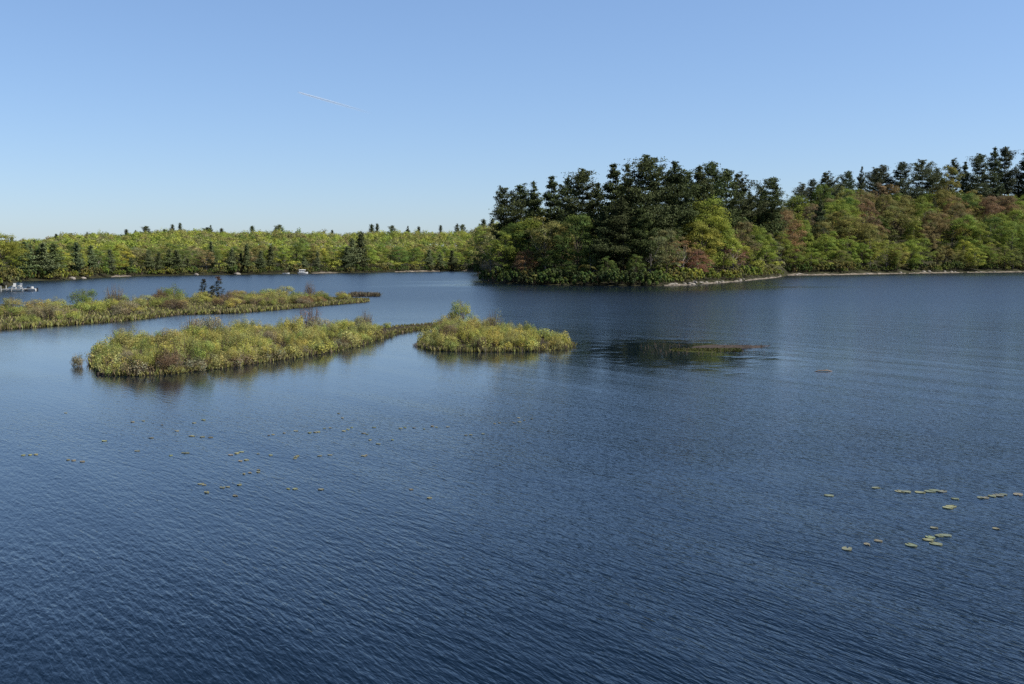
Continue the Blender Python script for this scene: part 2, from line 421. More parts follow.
LEAFY = []
for i in range(9):
    H = 15.0
    LEAFY.append(Kind(H, *deciduous(20 + i, H, (0.33, .38, .29, .36, .31, .40, .34, .28, .37)[i], (.2, .14, .24, .18, .1, .16, .22, .26, .12)[i],
                                    (60, 66, 50, 62, 56, 70, 58, 48, 64)[i], 190, 0.31, (0, .1, .2, 0, .1, 0, .25, .1, .05)[i]), (M_BARK, M_GREYBARK)[i % 3 == 2]))
THIN = [Kind(13.0, *deciduous(60 + i, 13.0, .36, .22, 42, 46, 0.34, 0.12, (0.0, .22)[i]), M_GREYBARK) for i in range(2)]
PINES = [Kind(26.0, *pine(80 + i, 26.0, (5.4, 6.0, 5.0, 6.2, 5.6, 5.4)[i], (.12, .16, .10, .22, .14, .28)[i], (1.25, 1.45, 1.15, 1.5, 1.3, 1.4)[i],
                          0.52, .17, (.85, .6, 1.0, .5, .75, .6)[i], 1.15, (.3, .45, .25, .5, .35, .5)[i]), M_PINEBARK) for i in range(6)]
FIRS = [Kind(14.0, *pine(100 + i, 14.0, (2.9, 3.3, 2.6)[i], .05, .55, .46, .22, 1.15, .9, .2), M_PINEBARK) for i in range(3)]

def plant_tree(name, kind, x, y, H, color, label, cat, group=None, wide=1.0, rz=None, sink=0.15, gz=None):
    z = (hz(x, y) if gz is None else gz) - sink
    s = H / kind.H
    t = empty(name, (x, y, z), random.uniform(0, 6.28) if rz is None else rz)
    c = link_mesh('crown', kind.crown, t); k = link_mesh('trunk', kind.trunk, t)
    for o in (c, k): o.scale = (s * wide, s * wide, s)
    c.color = tuple(color) + (1,)
    tag(t, label, cat, group)
    return t

# foliage base colours
FRESH = (0.200, 0.251, 0.049); YELLOW = (0.265, 0.286, 0.055); DEEP = (0.115, 0.163, 0.041); OLIVE = (0.205, 0.202, 0.064)
BROWN = (0.198, 0.168, 0.076); RED = (0.205, 0.152, 0.084); ORANGE = (0.240, 0.163, 0.080); GREYG = (0.185, 0.185, 0.082); PINEC = (0.058, 0.074, 0.030)
PINEB = (0.062, 0.078, 0.042)
SHADE = (0.062, 0.088, 0.030); RUST = (0.235, 0.128, 0.080)  # SHADE is leaf green with the shaded shore's darkness put into it
def vary(c, k=0.14):
    f = random.uniform(1 - k, 1 + k); return tuple(q * f * random.uniform(.93, 1.07) for q in c)

occupied = []
def free(x, y, r):
    for a, b, q in occupied:
        if (a - x) ** 2 + (b - y) ** 2 < (r + q) ** 2: return False
    return True

# --- the pines of the point, by where their tops stand
PTS = [  # col, distance behind the shoreline, top row, prototype, width, label
    (503, 34, 189, 3, .78, 'leftmost tall dark pine on the wooded point, with an open ragged top'),
    (520, 42, 185, 5, .90, 'second dark pine from the left end of the wooded point'),
    (534, 30, 181, 2, .80, 'narrow dark pine on the point beside the leftmost pair of pines'),
    (551, 36, 177, 0, 1.0, 'broad layered pine on the point, left of its sunlit neighbour'),
    (567, 44, 179, 4, .85, 'slim pine set back between two broad pines on the left of the point'),
    (581, 28, 171, 1, .95, 'sunlit pointed pine on the point, last before the tall dark central group'),
    (598, 46, 184, 4, .80, 'lower shaded pine tucked against the left of the tall central pines'),
    (612, 24, 165, 0, 1.05, 'big dark pine at the left edge of the tall central group'),
    (627, 34, 164, 2, 1.0, 'dense dark pine, second in the tall central group'),
    (643, 27, 158, 1, 1.05, 'tallest pine of the whole point, in the centre of the dark group'),
    (657, 40, 168, 3, .9, 'pine just right of the tallest one, its top a little lower'),
    (672, 30, 163, 4, .95, 'pine with a spiky top right of the tall central group'),
    (685, 44, 172, 5, .9, 'open topped pine standing behind the bright yellow-green tree, left side'),
    (698, 36, 167, 0, .95, 'full pine right behind the bright yellow-green tree'),
    (711, 46, 165, 3, 1.0, 'broad flat topped pine behind and right of the bright yellow-green tree'),
    (724, 40, 171, 1, .9, 'pine with uneven arms near the right end of the point pines'),
    (735, 50, 174, 5, .85, 'last tall pine at the right end of the point group'),
    (747, 62, 191, 2, .75, 'small pine stepping down from the right end of the point group'),
    (771, 34, 180, 3, 1.15, 'lone wide pine with spreading arms between the point and the right hillside'),
    (759, 60, 196, 4, .7, 'short pine partly hidden left of the lone wide pine'),
    (622, 12, 196, 4, .8, 'shaded lower pine in front of the tall central group'),
    (604, 10, 205, 2, .8, 'short shaded pine at the front left of the tall central group'),
    (640, 11, 204, 0, .8, 'short dark pine at the water side of the tall central group'),
]
for col, s, top, k, w, lab in PTS:
    d = shore(col) + s; x, y = place(col, d); H = height_for(top, d, hz(x, y))
    plant_tree('pine_tree', PINES[k], x, y, H, vary(PINEC, .12), lab, 'pine tree', 'tall pines on the wooded point', w * 26 / H * (H / 26) ** .35 * 1.0)
    occupied.append((x, y, 1.6))
# --- the skyline pines of the right hill
SKY = [(800, 120, 184, 5, .9, 'small dark pine at the low left end of the right hill skyline'),
       (809, 150, 181, 3, .8, 'thin pine beside the low left end of the right hill skyline'),
       (822, 120, 173, 5, .95, 'round topped pine rising over the left part of the right hill'),
       (846, 150, 173, 3, .9, 'flat topped pine on the right hill, left of the narrow spire'),
       (858, 150, 167, 2, .6, 'narrow spire pine on the right hill skyline'),
       (873, 160, 169, 5, 1.0, 'dark rounded pine right of the narrow spire on the skyline'),
       (880, 165, 167, 3, .9, 'pine merging with the dark rounded one on the skyline'),
       (896, 150, 164, 1, 1.1, 'bushy dark pine in the middle of the right hill skyline'),
       (918, 150, 162, 3, 1.05, 'spreading pine with two arms on the right hill skyline'),
       (932, 155, 169, 5, .8, 'small pine at the right shoulder of the spreading skyline pine'),
       (949, 170, 160, 5, .7, 'small topped pine peeping over a yellowish leafy tree on the skyline'),
       (961, 150, 163, 0, .8, 'slim pine at the left of the tall right-hand skyline pines'),
       (974, 140, 156, 1, .95, 'dark pine left of the twin tall pines near the right edge'),
       (989, 142, 149, 0, .9, 'left one of the twin tall pines near the right edge'),
       (1000, 146, 149, 1, .9, 'right one of the twin tall pines near the right edge'),
       (1021, 140, 148, 0, 1.1, 'tall dark pine cut by the right edge of the view'),
       (1046, 140, 150, 3, 1.0, None), (1062, 150, 152, 1, 1.0, None),
       (818, 45, 200, 2, .8, 'dark conical pine standing alone inside the brownish wood of the right hillside'),
       (890, 110, 203, 0, .8, 'dark pine half sunk in the leafy slope below the skyline'),
       (931, 90, 198, 2, .75, 'blue-green pine within the leafy slope below the spreading skyline pine'),
       (906, 100, 207, 4, .7, 'low dark pine in the reddish middle of the right slope')]
for col, s, top, k, w, lab in SKY:
    d = shore(col) + s; x, y = place(col, d); gz = hz(x, y); H = max(9, height_for(top, d, gz))
    plant_tree('pine_tree', PINES[k], x, y, H, vary(PINEB, .12), lab or 'dark pine on the right hill beyond the edge of the view', 'pine tree', 'pines on the right hill', 1.0 * w * (26 / H) ** .3)
    occupied.append((x, y, 1.6))

# --- leafy trees with a look of their own on the point and the right shore
SIG = [  # col, s, top, kind, width, colour, label
    (709, 20, 199, LEAFY[1], 1.0, YELLOW, 'bright yellow-green leafy tree, tallest leafy one on the point'),
    (722, 12, 226, LEAFY[3], 1.05, YELLOW, 'yellow-green rounded tree in front of the bright tall leafy tree'),
    (683, 10, 236, THIN[0], 1.1, ORANGE, 'orange-tinged thin tree on the sunlit side of the point'),
    (697, 9, 250, LEAFY[5], 1.0, RUST, 'small reddish tree with spreading branches near the water of the point'),
    (733, 12, 233, THIN[1], 1.1, RUST, 'leaning rust-red tree with a bare dark trunk on the point'),
    (753, 18, 224, LEAFY[0], .95, FRESH, 'fresh green tree right of the leaning rust-red one'),
    (742, 24, 221, LEAFY[6], 1.0, BROWN, 'brownish budding tree behind the leaning rust-red one'),
    (650, 11, 232, THIN[0], 1.15, GREYG, 'grey-green thin tree at the foot of the tall dark pines'),
    (666, 12, 229, LEAFY[6], .95, GREYG, 'pale olive tree left of the orange-tinged one on the point'),
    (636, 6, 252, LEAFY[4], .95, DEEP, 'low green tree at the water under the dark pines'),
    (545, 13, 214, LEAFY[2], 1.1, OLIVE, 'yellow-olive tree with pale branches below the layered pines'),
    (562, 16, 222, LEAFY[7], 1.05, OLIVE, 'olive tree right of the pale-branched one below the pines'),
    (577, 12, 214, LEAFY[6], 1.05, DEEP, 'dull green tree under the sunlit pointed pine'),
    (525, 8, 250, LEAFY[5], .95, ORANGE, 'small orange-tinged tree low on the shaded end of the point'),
    (502, 12, 229, LEAFY[4], 1.1, FRESH, 'fresh green tree near the left tip of the point'),
    (491, 8, 238, THIN[0], 1.2, BROWN, 'brownish thin tree hanging over the water at the left tip of the point'),
    (483, 5, 250, LEAFY[8], 1.1, DEEP, 'dark low tree leaning over the water, farthest left on the point'),
    (515, 22, 222, LEAFY[0], 1.0, DEEP, 'deep green tree below the leftmost pines of the point'),
    (530, 26, 218, LEAFY[3], 1.0, FRESH, 'green tree filling the gap under the leftmost pines'),
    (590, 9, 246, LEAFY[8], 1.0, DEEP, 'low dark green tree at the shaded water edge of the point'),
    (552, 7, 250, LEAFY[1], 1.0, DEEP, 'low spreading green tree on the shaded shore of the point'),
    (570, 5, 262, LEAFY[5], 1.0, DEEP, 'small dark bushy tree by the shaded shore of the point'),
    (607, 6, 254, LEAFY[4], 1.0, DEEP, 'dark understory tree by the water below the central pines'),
    (765, 26, 232, LEAFY[8], 1.05, GREYG, 'greyish green tree below the lone wide pine'),
    (945, 120, 166, LEAFY[7], .9, OLIVE, 'yellowish leafy tree standing out on the right hill skyline'),
    (820, 110, 184, LEAFY[0], .9, DEEP, 'green leafy tree under the round topped skyline pine'),
    (834, 120, 186, LEAFY[3], .9, OLIVE, 'olive leafy tree on the skyline dip of the right hill'),
    (876, 115, 181, LEAFY[4], 1.0, RED, 'reddish-brown tree just below the skyline pines of the right hill'),
    (986, 80, 197, LEAFY[1], 1.0, RED, 'reddish tree on the right slope, left of its orange companion'),
    (1004, 78, 196, LEAFY[3], 1.0, RED, 'russet tree high on the slope near the right edge'),
    (950, 85, 197, LEAFY[5], 1.0, ORANGE, 'orange-brown tree in the middle of the right slope'),
    (810, 60, 206, LEAFY[6], 1.0, RED, 'reddish-brown tree left of the dark conical pine on the slope'),
    (848, 34, 216, LEAFY[1], 1.2, OLIVE, 'large olive-brown domed tree left of middle on the right slope'),
    (868, 30, 222, LEAFY[8], 1.2, OLIVE, 'broad olive tree beside the large olive-brown dome'),
    (893, 58, 206, LEAFY[2], 1.1, BROWN, 'brown budding tree mid slope under the skyline pines'),
    (962, 30, 215, LEAFY[3], 1.2, FRESH, 'bright green tall tree low on the right slope'),
    (978, 24, 224, LEAFY[0], 1.1, FRESH, 'leafy green tree right of the bright green tall one'),
    (1010, 20, 222, LEAFY[5], 1.15, FRESH, 'green shoreline tree near the right edge of the view'),
    (898, 10, 243, LEAFY[5], 1.0, YELLOW, 'low yellow-green tree on the gravel shore of the right bank'),
    (842, 9, 250, LEAFY[8], .95, FRESH, 'low fresh green tree on the gravel shore, toward the point'),
    (936, 9, 246, LEAFY[4], .9, OLIVE, 'low olive tree on the gravel shore in the middle of the right bank'),
    (800, 22, 222, LEAFY[0], 1.0, FRESH, 'green tree at the inner corner where the gravel shore meets the point'),
    (2, 22, 233, LEAFY[1], 1.15, YELLOW, 'yellow-green tree at the far left edge overhanging the dock'),
    (-22, 18, 236, LEAFY[3], 1.2, YELLOW, 'yellow-green tree cut by the left edge of the view'),
    (14, 40, 244, LEAFY[0], .8, FRESH, 'green tree behind the one overhanging the dock'),
]
for col, s, top, k, w, c, lab in SIG:
    d = shore(col) + s; x, y = place(col, d); gz = hz(x, y); H = max(4.5, height_for(top, d, gz))
    plant_tree('leafy_tree', k, x, y, H, vary(c, .06), lab, 'leafy tree', 'leafy trees around the lake', w * (15 / H) ** .25)
    occupied.append((x, y, 2.0))

# --- dark conifers of the far shore and its skyline
FAR = [(26, 3, 241, 0, 1.25), (33, 4, 243, 1, 1.25), (46, 4, 240, 2, 1.31), (55, 3, 243, 0, 1.38), (39, 3, 249, 1, 1.12), (77, 8, 243, 2, 1.12), (93, 7, 245, 1, 1.12), (111, 3, 248, 0, 1.25), (129, 6, 246, 1, 1.12),
       (150, 3, 251, 2, 1.19), (160, 3, 252, 0, 1.25), (171, 3, 248, 1, 1.38), (177, 3, 250, 0, 1.38), (189, 3, 256, 2, 1.25), (213, 11, 242, 2, 1.12), (233, 4, 245, 1, 1.25), (248, 4, 243, 0, 1.31), (242, 3, 253, 2, 1.38), (262, 4, 252, 1, 1.25), (272, 6, 243, 0, 1.25),
       (352, 4, 240, 2, 1.38), (362, 4, 232, 0, 1.38), (348, 3, 248, 1, 1.25), (305, 3, 254, 1, 1.12), (430, 3, 250, 1, 1.25), (440, 3, 253, 0, 1.38), (452, 3, 252, 2, 1.25), (318, 4, 250, 2, 1.12)]
for col, s, top, k, w in FAR:
    s *= random.uniform(.6, 2.0); top += random.uniform(-2, 3); w *= random.uniform(.75, 1.25); d = shore(col) + s; x, y = place(col, d); H = max(5, height_for(top, d, hz(x, y)))
    side = 'behind the dock' if col < 62 else 'left of the white boat' if col < 300 else 'between the white boat and the point'
    plant_tree('conifer_tree', FIRS[k], x, y, H, vary((0.115, 0.140, 0.070), .35), 'dark conical conifer on the far shore %s' % side, 'conifer tree', 'dark conifers on the far shore %s' % side, w * (14 / H) ** .3)
    occupied.append((x, y, 2.0))
SKYLINE = [(-900, 240), (-70, 239), (0, 238), (60, 234), (110, 230), (180, 226), (260, 226), (360, 228), (420, 226), (480, 222), (520, 216), (560, 200), (740, 200), (790, 201), (820, 183), (860, 177), (900, 173), (960, 171), (1024, 170), (1400, 168)]
def clamp_h(H, col, d, gz):
    y = lerp_tab(SKYLINE, col) + random.uniform(-2.5, 3.5) + 2.6 * math.sin(col * .061) + 1.5 * math.sin(col * .17)
    if col < 482:
        t = max(0.0, min(1.0, (d - shore(col) - 8) / 330.0)); y += (246 + random.uniform(-3, 8) - y) * (1 - t) ** 1.6
    return min(H, height_for(y, d, gz))
NAMES = {FRESH: 'fresh green', YELLOW: 'yellow-green', DEEP: 'deep green', OLIVE: 'olive', BROWN: 'brownish', RED: 'reddish-brown', ORANGE: 'orange-tinged', GREYG: 'grey-green', SHADE: 'shade-darkened green'}
def scatter(n, c0, c1, s0, s1, pal, hh, where, group, names='leafy_tree', spacing=2.4, wide=(.95, 1.25), kinds=None, bias=1.0, haze_tone=1.0):  # last factor lightens far leaf colours, standing in for sunlit haze
    made = 0
    for _ in range(n * 30):
        if made >= n: break
        col = random.uniform(c0, c1); s = s0 + (s1 - s0) * random.random() ** bias; d = shore(col) + s; x, y = place(col, d)
        if not free(x, y, spacing): continue
        c = random.choices(list(pal.keys()), list(pal.values()))[0]
        H = clamp_h(random.uniform(*hh), col, d, hz(x, y))
        if H < 3.5: continue
        plant_tree(names, random.choice(kinds or LEAFY), x, y, H, tuple(q * haze_tone for q in vary(c)), '%s leafy tree %s' % (NAMES[c], where), 'leafy tree', group,
                   random.uniform(*wide) * (15 / H) ** .25)
        occupied.append((x, y, spacing)); made += 1
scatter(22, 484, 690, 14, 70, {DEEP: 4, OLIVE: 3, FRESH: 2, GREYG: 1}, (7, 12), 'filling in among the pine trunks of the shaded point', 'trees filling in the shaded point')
scatter(14, 690, 790, 16, 80, {FRESH: 4, OLIVE: 3, GREYG: 2, YELLOW: 2}, (9, 14), 'on the sunlit side of the point below the pines', 'trees on the sunlit side of the point')
scatter(26, 788, 1060, 5, 14, {FRESH: 4, DEEP: 3, OLIVE: 3, YELLOW: 2}, (8, 13), 'lining the gravel shore of the right bank', 'front trees of the right bank', bias=1)
scatter(74, 780, 1070, 18, 150, {OLIVE: 6, FRESH: 5, BROWN: 2, RED: .4, DEEP: 2, ORANGE: .6, YELLOW: 1}, (13, 18), 'in the mixed wood on the slope of the right hill', 'leafy trees on the slope of the right hill', spacing=2.9)
scatter(34, 786, 972, 88, 150, {OLIVE: 4, FRESH: 3, BROWN: 1, DEEP: 3}, (16, 21), 'on the crest of the right hill between the skyline pines', 'leafy trees on the crest of the right hill', spacing=1.2)
scatter(44, 20, 200, 6, 45, {FRESH: 3, YELLOW: 2, OLIVE: 4, GREYG: 2, DEEP: 3}, (7.5, 11), 'at the edge of the far left shore', 'front trees of the far left shore', spacing=2.8, haze_tone=1.3)
scatter(58, 200, 480, 6, 45, {FRESH: 4, YELLOW: 2, OLIVE: 3, BROWN: 1.2, DEEP: 3}, (8.5, 12.5), 'at the edge of the far shore left of the point', 'front trees of the far shore', spacing=2.8, haze_tone=1.25)

SKYL = [(17, 235), (38, 237), (58, 231), (70, 230), (75, 229), (90, 228), (101, 231), (114, 226), (129, 225), (138, 226), (150, 224), (158, 222), (166, 225), (176, 222), (184, 221), (192, 223), (208, 224), (213, 223), (223, 224), (247, 222), (257, 224), (274, 224), (279, 222), (303, 224),
        (333, 226), (371, 221), (379, 220), (384, 222), (395, 222), (408, 222), (418, 222), (425, 221), (443, 222), (455, 221), (464, 219), (474, 218), (482, 217), (490, 216), (120, 234), (156, 234), (222, 233), (200, 238)]
for i, (col, top) in enumerate(SKYL):
    if i % 4 == 3: continue
    top += random.uniform(2.0, 5.0); col += random.uniform(-3, 3)
    d = shore(col) + (430 if top < 232 else 300) + random.uniform(-30, 30); x, y = place(col, d); gz = hz(x, y); H = min(20, max(11, height_for(top, d, gz)))
    zo = height_for(top, d, 0) - H
    plant_tree('pine_tree', (FIRS + PINES[:3])[i % 6], x, y, H, vary((.085, .105, .06)), 'small dark pine poking above the far leafy hill on the left', 'pine tree', 'pines along the skyline of the far hill', random.uniform(1.0, 1.5), sink=max(0.1, min(3.0, gz - zo)))  # needle colour lightened to paint in distance haze

# --- the leafy canopy of the far hill, one mass
def hillside():
    g = np.random.default_rng(7); V = []; T = []
    pal = np.array([FRESH, YELLOW, OLIVE, FRESH, YELLOW, OLIVE, BROWN, DEEP, (0.17, .19, .055), GREYG])
    def crown(x, y, gz, H, Wd, c, nf):
        nc = 7; cc = unit(g.normal(size=(nc, 3))) * np.array([.62, .62, .42]) * g.uniform(.6, 1, (nc, 1)); cc[:, 2] = np.abs(cc[:, 2]) * 1.6 - 0.25; cc[0, 2] = -.6
        for q in cc:
            m = nf; dr = unit(g.normal(size=(m, 3))); dr[:, 2] = np.where(dr[:, 2] < -.2, -dr[:, 2], dr[:, 2])
            P = np.array([x, y, gz + H * 0.56]) + (q + dr * .42 * g.uniform(.5, 1, (m, 1))) * np.array([Wd, Wd, H * .46])
            Nn = unit(dr * .9 + g.normal(size=(m, 3)) * .35 + np.array([0, 0, .3]))
            V.append(leaf_quads(P, Nn, g.uniform(.6, 1.3, m) * Wd * 0.17, .7, g))
            T.append(c * g.uniform(.82, 1.18) * g.uniform(.88, 1.12, (m, 1)))
    n = 0; pts = {}
    for c0, c1, a, b, tries in ((-70, 500, 38, 520, 5200), (470, 800, 60, 420, 2400), (760, 1090, 60, 330, 2600), (484, 1090, 7, 70, 900), (20, 480, 6, 40, 700)):
        for _ in range(tries):
            col = g.uniform(c0, c1); s = a + (b - a) * g.uniform() ** .8; d = shore(col) + s; x, y = place(col, d)
            key = (int(x // 6), int(y // 6))
            if any((x - p[0]) ** 2 + (y - p[1]) ** 2 < 5.2 ** 2 for i in (-1, 0, 1) for j in (-1, 0, 1) for p in pts.get((key[0] + i, key[1] + j), [])): continue
            if not free(x, y, 1.6): continue
            pts.setdefault(key, []).append((x, y))
            H = g.uniform(11, 16.5) if c0 < 400 else g.uniform(12, 17)
            if b <= 70: H = g.uniform(3, 6)
            H = clamp_h(H, col, d, hz(x, y))
            if H < 3 or (col < 20 and s < 150): continue
            c = pal[g.integers(len(pal))] if c0 < 700 else np.array([OLIVE, FRESH, BROWN, OLIVE, DEEP, OLIVE, FRESH, OLIVE, RED, DEEP][g.integers(10)])
            if c0 < 400 and b > 100: c = c * 1.32  # far hill leaves lightened in colour in place of sunlit haze
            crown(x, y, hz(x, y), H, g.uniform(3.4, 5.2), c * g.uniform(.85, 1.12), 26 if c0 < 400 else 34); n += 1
    me = quads_mesh('hillside_wood', np.concatenate(V), M_LEAF, np.concatenate(T))
    o = link_mesh('hillside_wood', me); o.color = (1, 1, 1, 1)
    tag(o, 'unbroken spring green canopy covering the hills behind the shoreline trees', 'woodland', kind='stuff')
    print('hillside crowns', n, 'faces', len(me.polygons))
hillside()

# ------------------------------------------------------------------ shrubs
def shrub(seed, Hh=1.3, Rr=0.75, n_clump=34, per=125, leaf=0.058, upright=0.5, stems=26):
    g = np.random.default_rng(seed); V = []; T = []; tb = MB()
    for i in range(n_clump):
        a = g.uniform(0, 6.283); q = g.uniform(0, 1) ** .6; dome = math.sqrt(max(0.0, 1 - 0.75 * q * q))
        u = g.uniform(0.30, 1.0) ** .7
        c = np.array([Rr * q * math.cos(a), Rr * q * math.sin(a), Hh * dome * u * g.uniform(.86, 1.08)])
        m = int(per * g.uniform(.6, 1.3)); dr = unit(g.normal(size=(m, 3)))
        P = c + dr * g.uniform(.2, 1, (m, 1)) ** .6 * np.array([.21, .21, .25]) * (1 + upright * np.array([0, 0, g.uniform(0, .8)]))
        P[:, 2] = np.maximum(P[:, 2], 0.04)
        out = unit(c * np.array([1, 1, .6]) + 1e-4)
        Nn = unit(dr * .5 + out * .4 + g.normal(size=(m, 3)) * .6 + np.array([0, 0, .3]))
        V.append(leaf_quads(P, Nn, leaf * g.uniform(.6, 1.35, m), .5, g))
        k = g.uniform(.72, 1.3) * g.uniform(.8, 1.2, (m, 1)); w = g.uniform(-.15, .15)
        T.append(np.concatenate([k * (1 + w), k, k * (1 - w)], 1))
    fol = quads_mesh('foliage', np.concatenate(V), M_SHRUB, np.concatenate(T))
    for i in range(stems):
        a = g.uniform(0, 6.283); q = g.uniform(.1, 1); h = Hh * g.uniform(.6, 1.12)
        b0 = Vector((Rr * .45 * q * math.cos(a), Rr * .45 * q * math.sin(a), -0.05)); b2 = Vector((Rr * q * math.cos(a) * 1.02, Rr * q * math.sin(a) * 1.02, h * math.sqrt(1 - .6 * q * q)))
        b1 = b0.lerp(b2, .5) + Vector((g.normal() * .06, g.normal() * .06, .08))
        tb.tube([b0, b1, b2], [.014, .010, .004], 4, False)
    return fol, tb.mesh('stems', M_TWIG)

SHRUBS = [shrub(200 + i, (1.25, 1.35, 1.15, 1.45, 1.2, 1.3)[i], (.75, .85, .8, .7, .9, .78)[i]) for i in range(6)]
SMALLSH = [shrub(220 + i, .62, .62, 20, 64, .07, .3, 20) for i in range(3)]
BARE = [shrub(240 + i, 1.3, .6, 16, 34, .05, .6, 60) for i in range(2)]
BIGBUSH = [shrub(250 + i, 2.6, 2.0, 40, 60, .26, .3, 12) for i in range(4)]

def put_shrub(name, proto, x, y, z, sc, color, label, cat, group, sz=1.0):
    t = empty(name, (x, y, z), random.uniform(0, 6.28))
    f = link_mesh('foliage', proto[0], t); s = link_mesh('stems', proto[1], t)
    for o in (f, s): o.scale = (sc, sc, sc * sz)
    f.color = tuple(color) + (1,); tag(t, label, cat, group); return t

def inside(p, poly):
    x, y = p; c = False; n = len(poly)
    for i in range(n):
        x1, y1 = poly[i]; x2, y2 = poly[i - 1]
        if (y1 > y) != (y2 > y) and x < (x2 - x1) * (y - y1) / (y2 - y1) + x1: c = not c
    return c
def edge_dist(p, poly):
    best = 1e9
    for i in range(len(poly)):
        a = np.array(poly[i - 1]); b = np.array(poly[i]); q = np.array(p); ab = b - a
        t = np.clip(np.dot(q - a, ab) / (np.dot(ab, ab) + 1e-9), 0, 1); best = min(best, np.linalg.norm(q - a - ab * t))
    return best

def resample(poly, step):
    out = []
    for i in range(len(poly)):
        a = np.array(poly[i]); b = np.array(poly[(i + 1) % len(poly)]); n = max(1, int(np.linalg.norm(b - a) / step))
        for k in range(n): out.append(a + (b - a) * k / n)
    return np.array(out)

def mound(name, poly, h, step):
    """a low peat island: concentric rings rising from under water"""
    P = resample(poly, step); c = P.mean(0); rings = []
    g = np.random.default_rng(len(P))
    P = P + g.normal(size=P.shape) * step * .16
    nrm = unit(np.roll(P, -1, 0) - np.roll(P, 1, 0)); nrm = np.stack([nrm[:, 1], -nrm[:, 0]], 1)
    area = np.sum(P[:, 0] * np.roll(P[:, 1], -1) - np.roll(P[:, 0], -1) * P[:, 1]); sg = 1 if area > 0 else -1
    for off, z in ((-.05, -.25), (-.22, .02), (-.35, h * .5), (-.6, h)):
        Q = P + nrm * sg * off
        rings.append([(q[0], q[1], z + (g.normal() * h * .22 if z > .05 else 0)) for q in Q])
    mb = MB(); mb.loft(rings, False); n = len(P); top = 3 * n
    mb.f.append(tuple(top + k for k in range(n)))
    o = mb.build(name, M_PEAT); tag(o, kind='structure'); return o

def px_poly(px): return [tuple(ground(*p)[:2]) for p in px]
ISL_A = px_poly([(92, 363), (107, 375), (130, 376), (165, 374.5), (230, 367), (300, 357), (350, 348), (384, 337.5), (396, 333.4), (412, 330.4), (436, 328), (452, 326.3),
                 (440, 325.2), (412, 327.2), (390, 329), (350, 331.5), (310, 333.5), (260, 336), (200, 341), (140, 349), (100, 357)])
ISL_B = px_poly([(421, 346), (432, 350.5), (470, 352), (520, 351.5), (562, 349.6), (573, 346.5), (560, 341.5), (525, 337.5), (492, 334), (470, 330.5), (452, 327.5), (440, 329.5), (434, 336), (425, 341)])
ISL_C = px_poly([(-140, 336), (0, 329.5), (60, 325.5), (120, 321), (178, 314.5), (235, 313), (290, 308.5), (330, 304.8), (362, 302.2), (366, 301.2), (345, 300.2), (320, 299.6), (262, 298.6),
                 (200, 300), (150, 303), (100, 307), (50, 310), (0, 311.5), (-140, 312)])
ISL_D = px_poly([(350, 296.6), (378, 296.4), (377, 295.4), (356, 294.8)])
mound('island_ground', ISL_A, .22, .5); mound('island_ground', ISL_B, .22, .5); mound('marsh_ground', ISL_C, .2, 1.2); mound('islet_ground', ISL_D, .12, .5)

SH_Y = (0.385, 0.380, 0.100); SH_O = (0.320, 0.310, 0.105); SH_G = (0.265, 0.300, 0.080); SH_B = (0.165, 0.125, 0.075); SH_GR = (0.27, 0.25, 0.15); SH_P = (0.25, 0.13, 0.085); SH_BG = (0.155, 0.205, 0.042)
SHN = {SH_Y: 'yellow-green', SH_O: 'olive', SH_G: 'green', SH_B: 'brownish', SH_GR: 'greyish', SH_P: 'pinkish', SH_BG: 'bright green'}
def cover(poly, n, spacing, hs, pal, where, group, edge=.35, edge_small=1.0, zbase=.08, wide=1.0, hf=None):
    xs = [p[0] for p in poly]; ys = [p[1] for p in poly]; pts = []
    for _ in range(n * 120):
        if len(pts) >= n: break
        p = (random.uniform(min(xs), max(xs)), random.uniform(min(ys), max(ys)))
        if not inside(p, poly): continue
        e = edge_dist(p, poly)
        if e < edge: continue
        if any((p[0] - q[0]) ** 2 + (p[1] - q[1]) ** 2 < spacing ** 2 for q in pts): continue
        pts.append(p)
        c = random.choices(list(pal.keys()), list(pal.values()))[0]
        low = (hf(*p) if hf else 1.0) * min(1.0, .66 + .34 * e / edge_small)
        put_shrub('shrub', random.choice(SHRUBS), p[0], p[1], zbase, random.uniform(*hs) * low * wide, vary(c, .12), '%s leafy shrub %s' % (SHN[c], where), 'shrub', group, random.uniform(.85, 1.12) / wide)
    return pts
PAL_NEAR = {SH_Y: 4, SH_O: 4, SH_G: 4, SH_GR: .8, SH_B: .6}
cover(ISL_A, 108, .90, (.70, 1.22), PAL_NEAR, 'crowding the long near island', 'shrubs of the long near island', .16, hf=lambda x, y: 1.0 if x / y * FPX + 512 < 368 else .5 if x / y * FPX + 512 < 392 else .24)
cover(ISL_B, 54, .84, (.66, 1.12), PAL_NEAR, 'crowding the short near island', 'shrubs of the short near island', .16, hf=lambda x, y: float(np.interp(x / y * FPX + 512, [425, 440, 525, 572], [.8, 1, 1, .55])))
cover(ISL_C, 84, 1.9, (.75, 1.25), {SH_Y: 3, SH_O: 5, SH_G: 4, SH_GR: 1, SH_B: 1, SH_BG: .7}, 'on the long marsh strip at the left', 'shrubs of the marsh strip', .4, 1.6, wide=1.7)
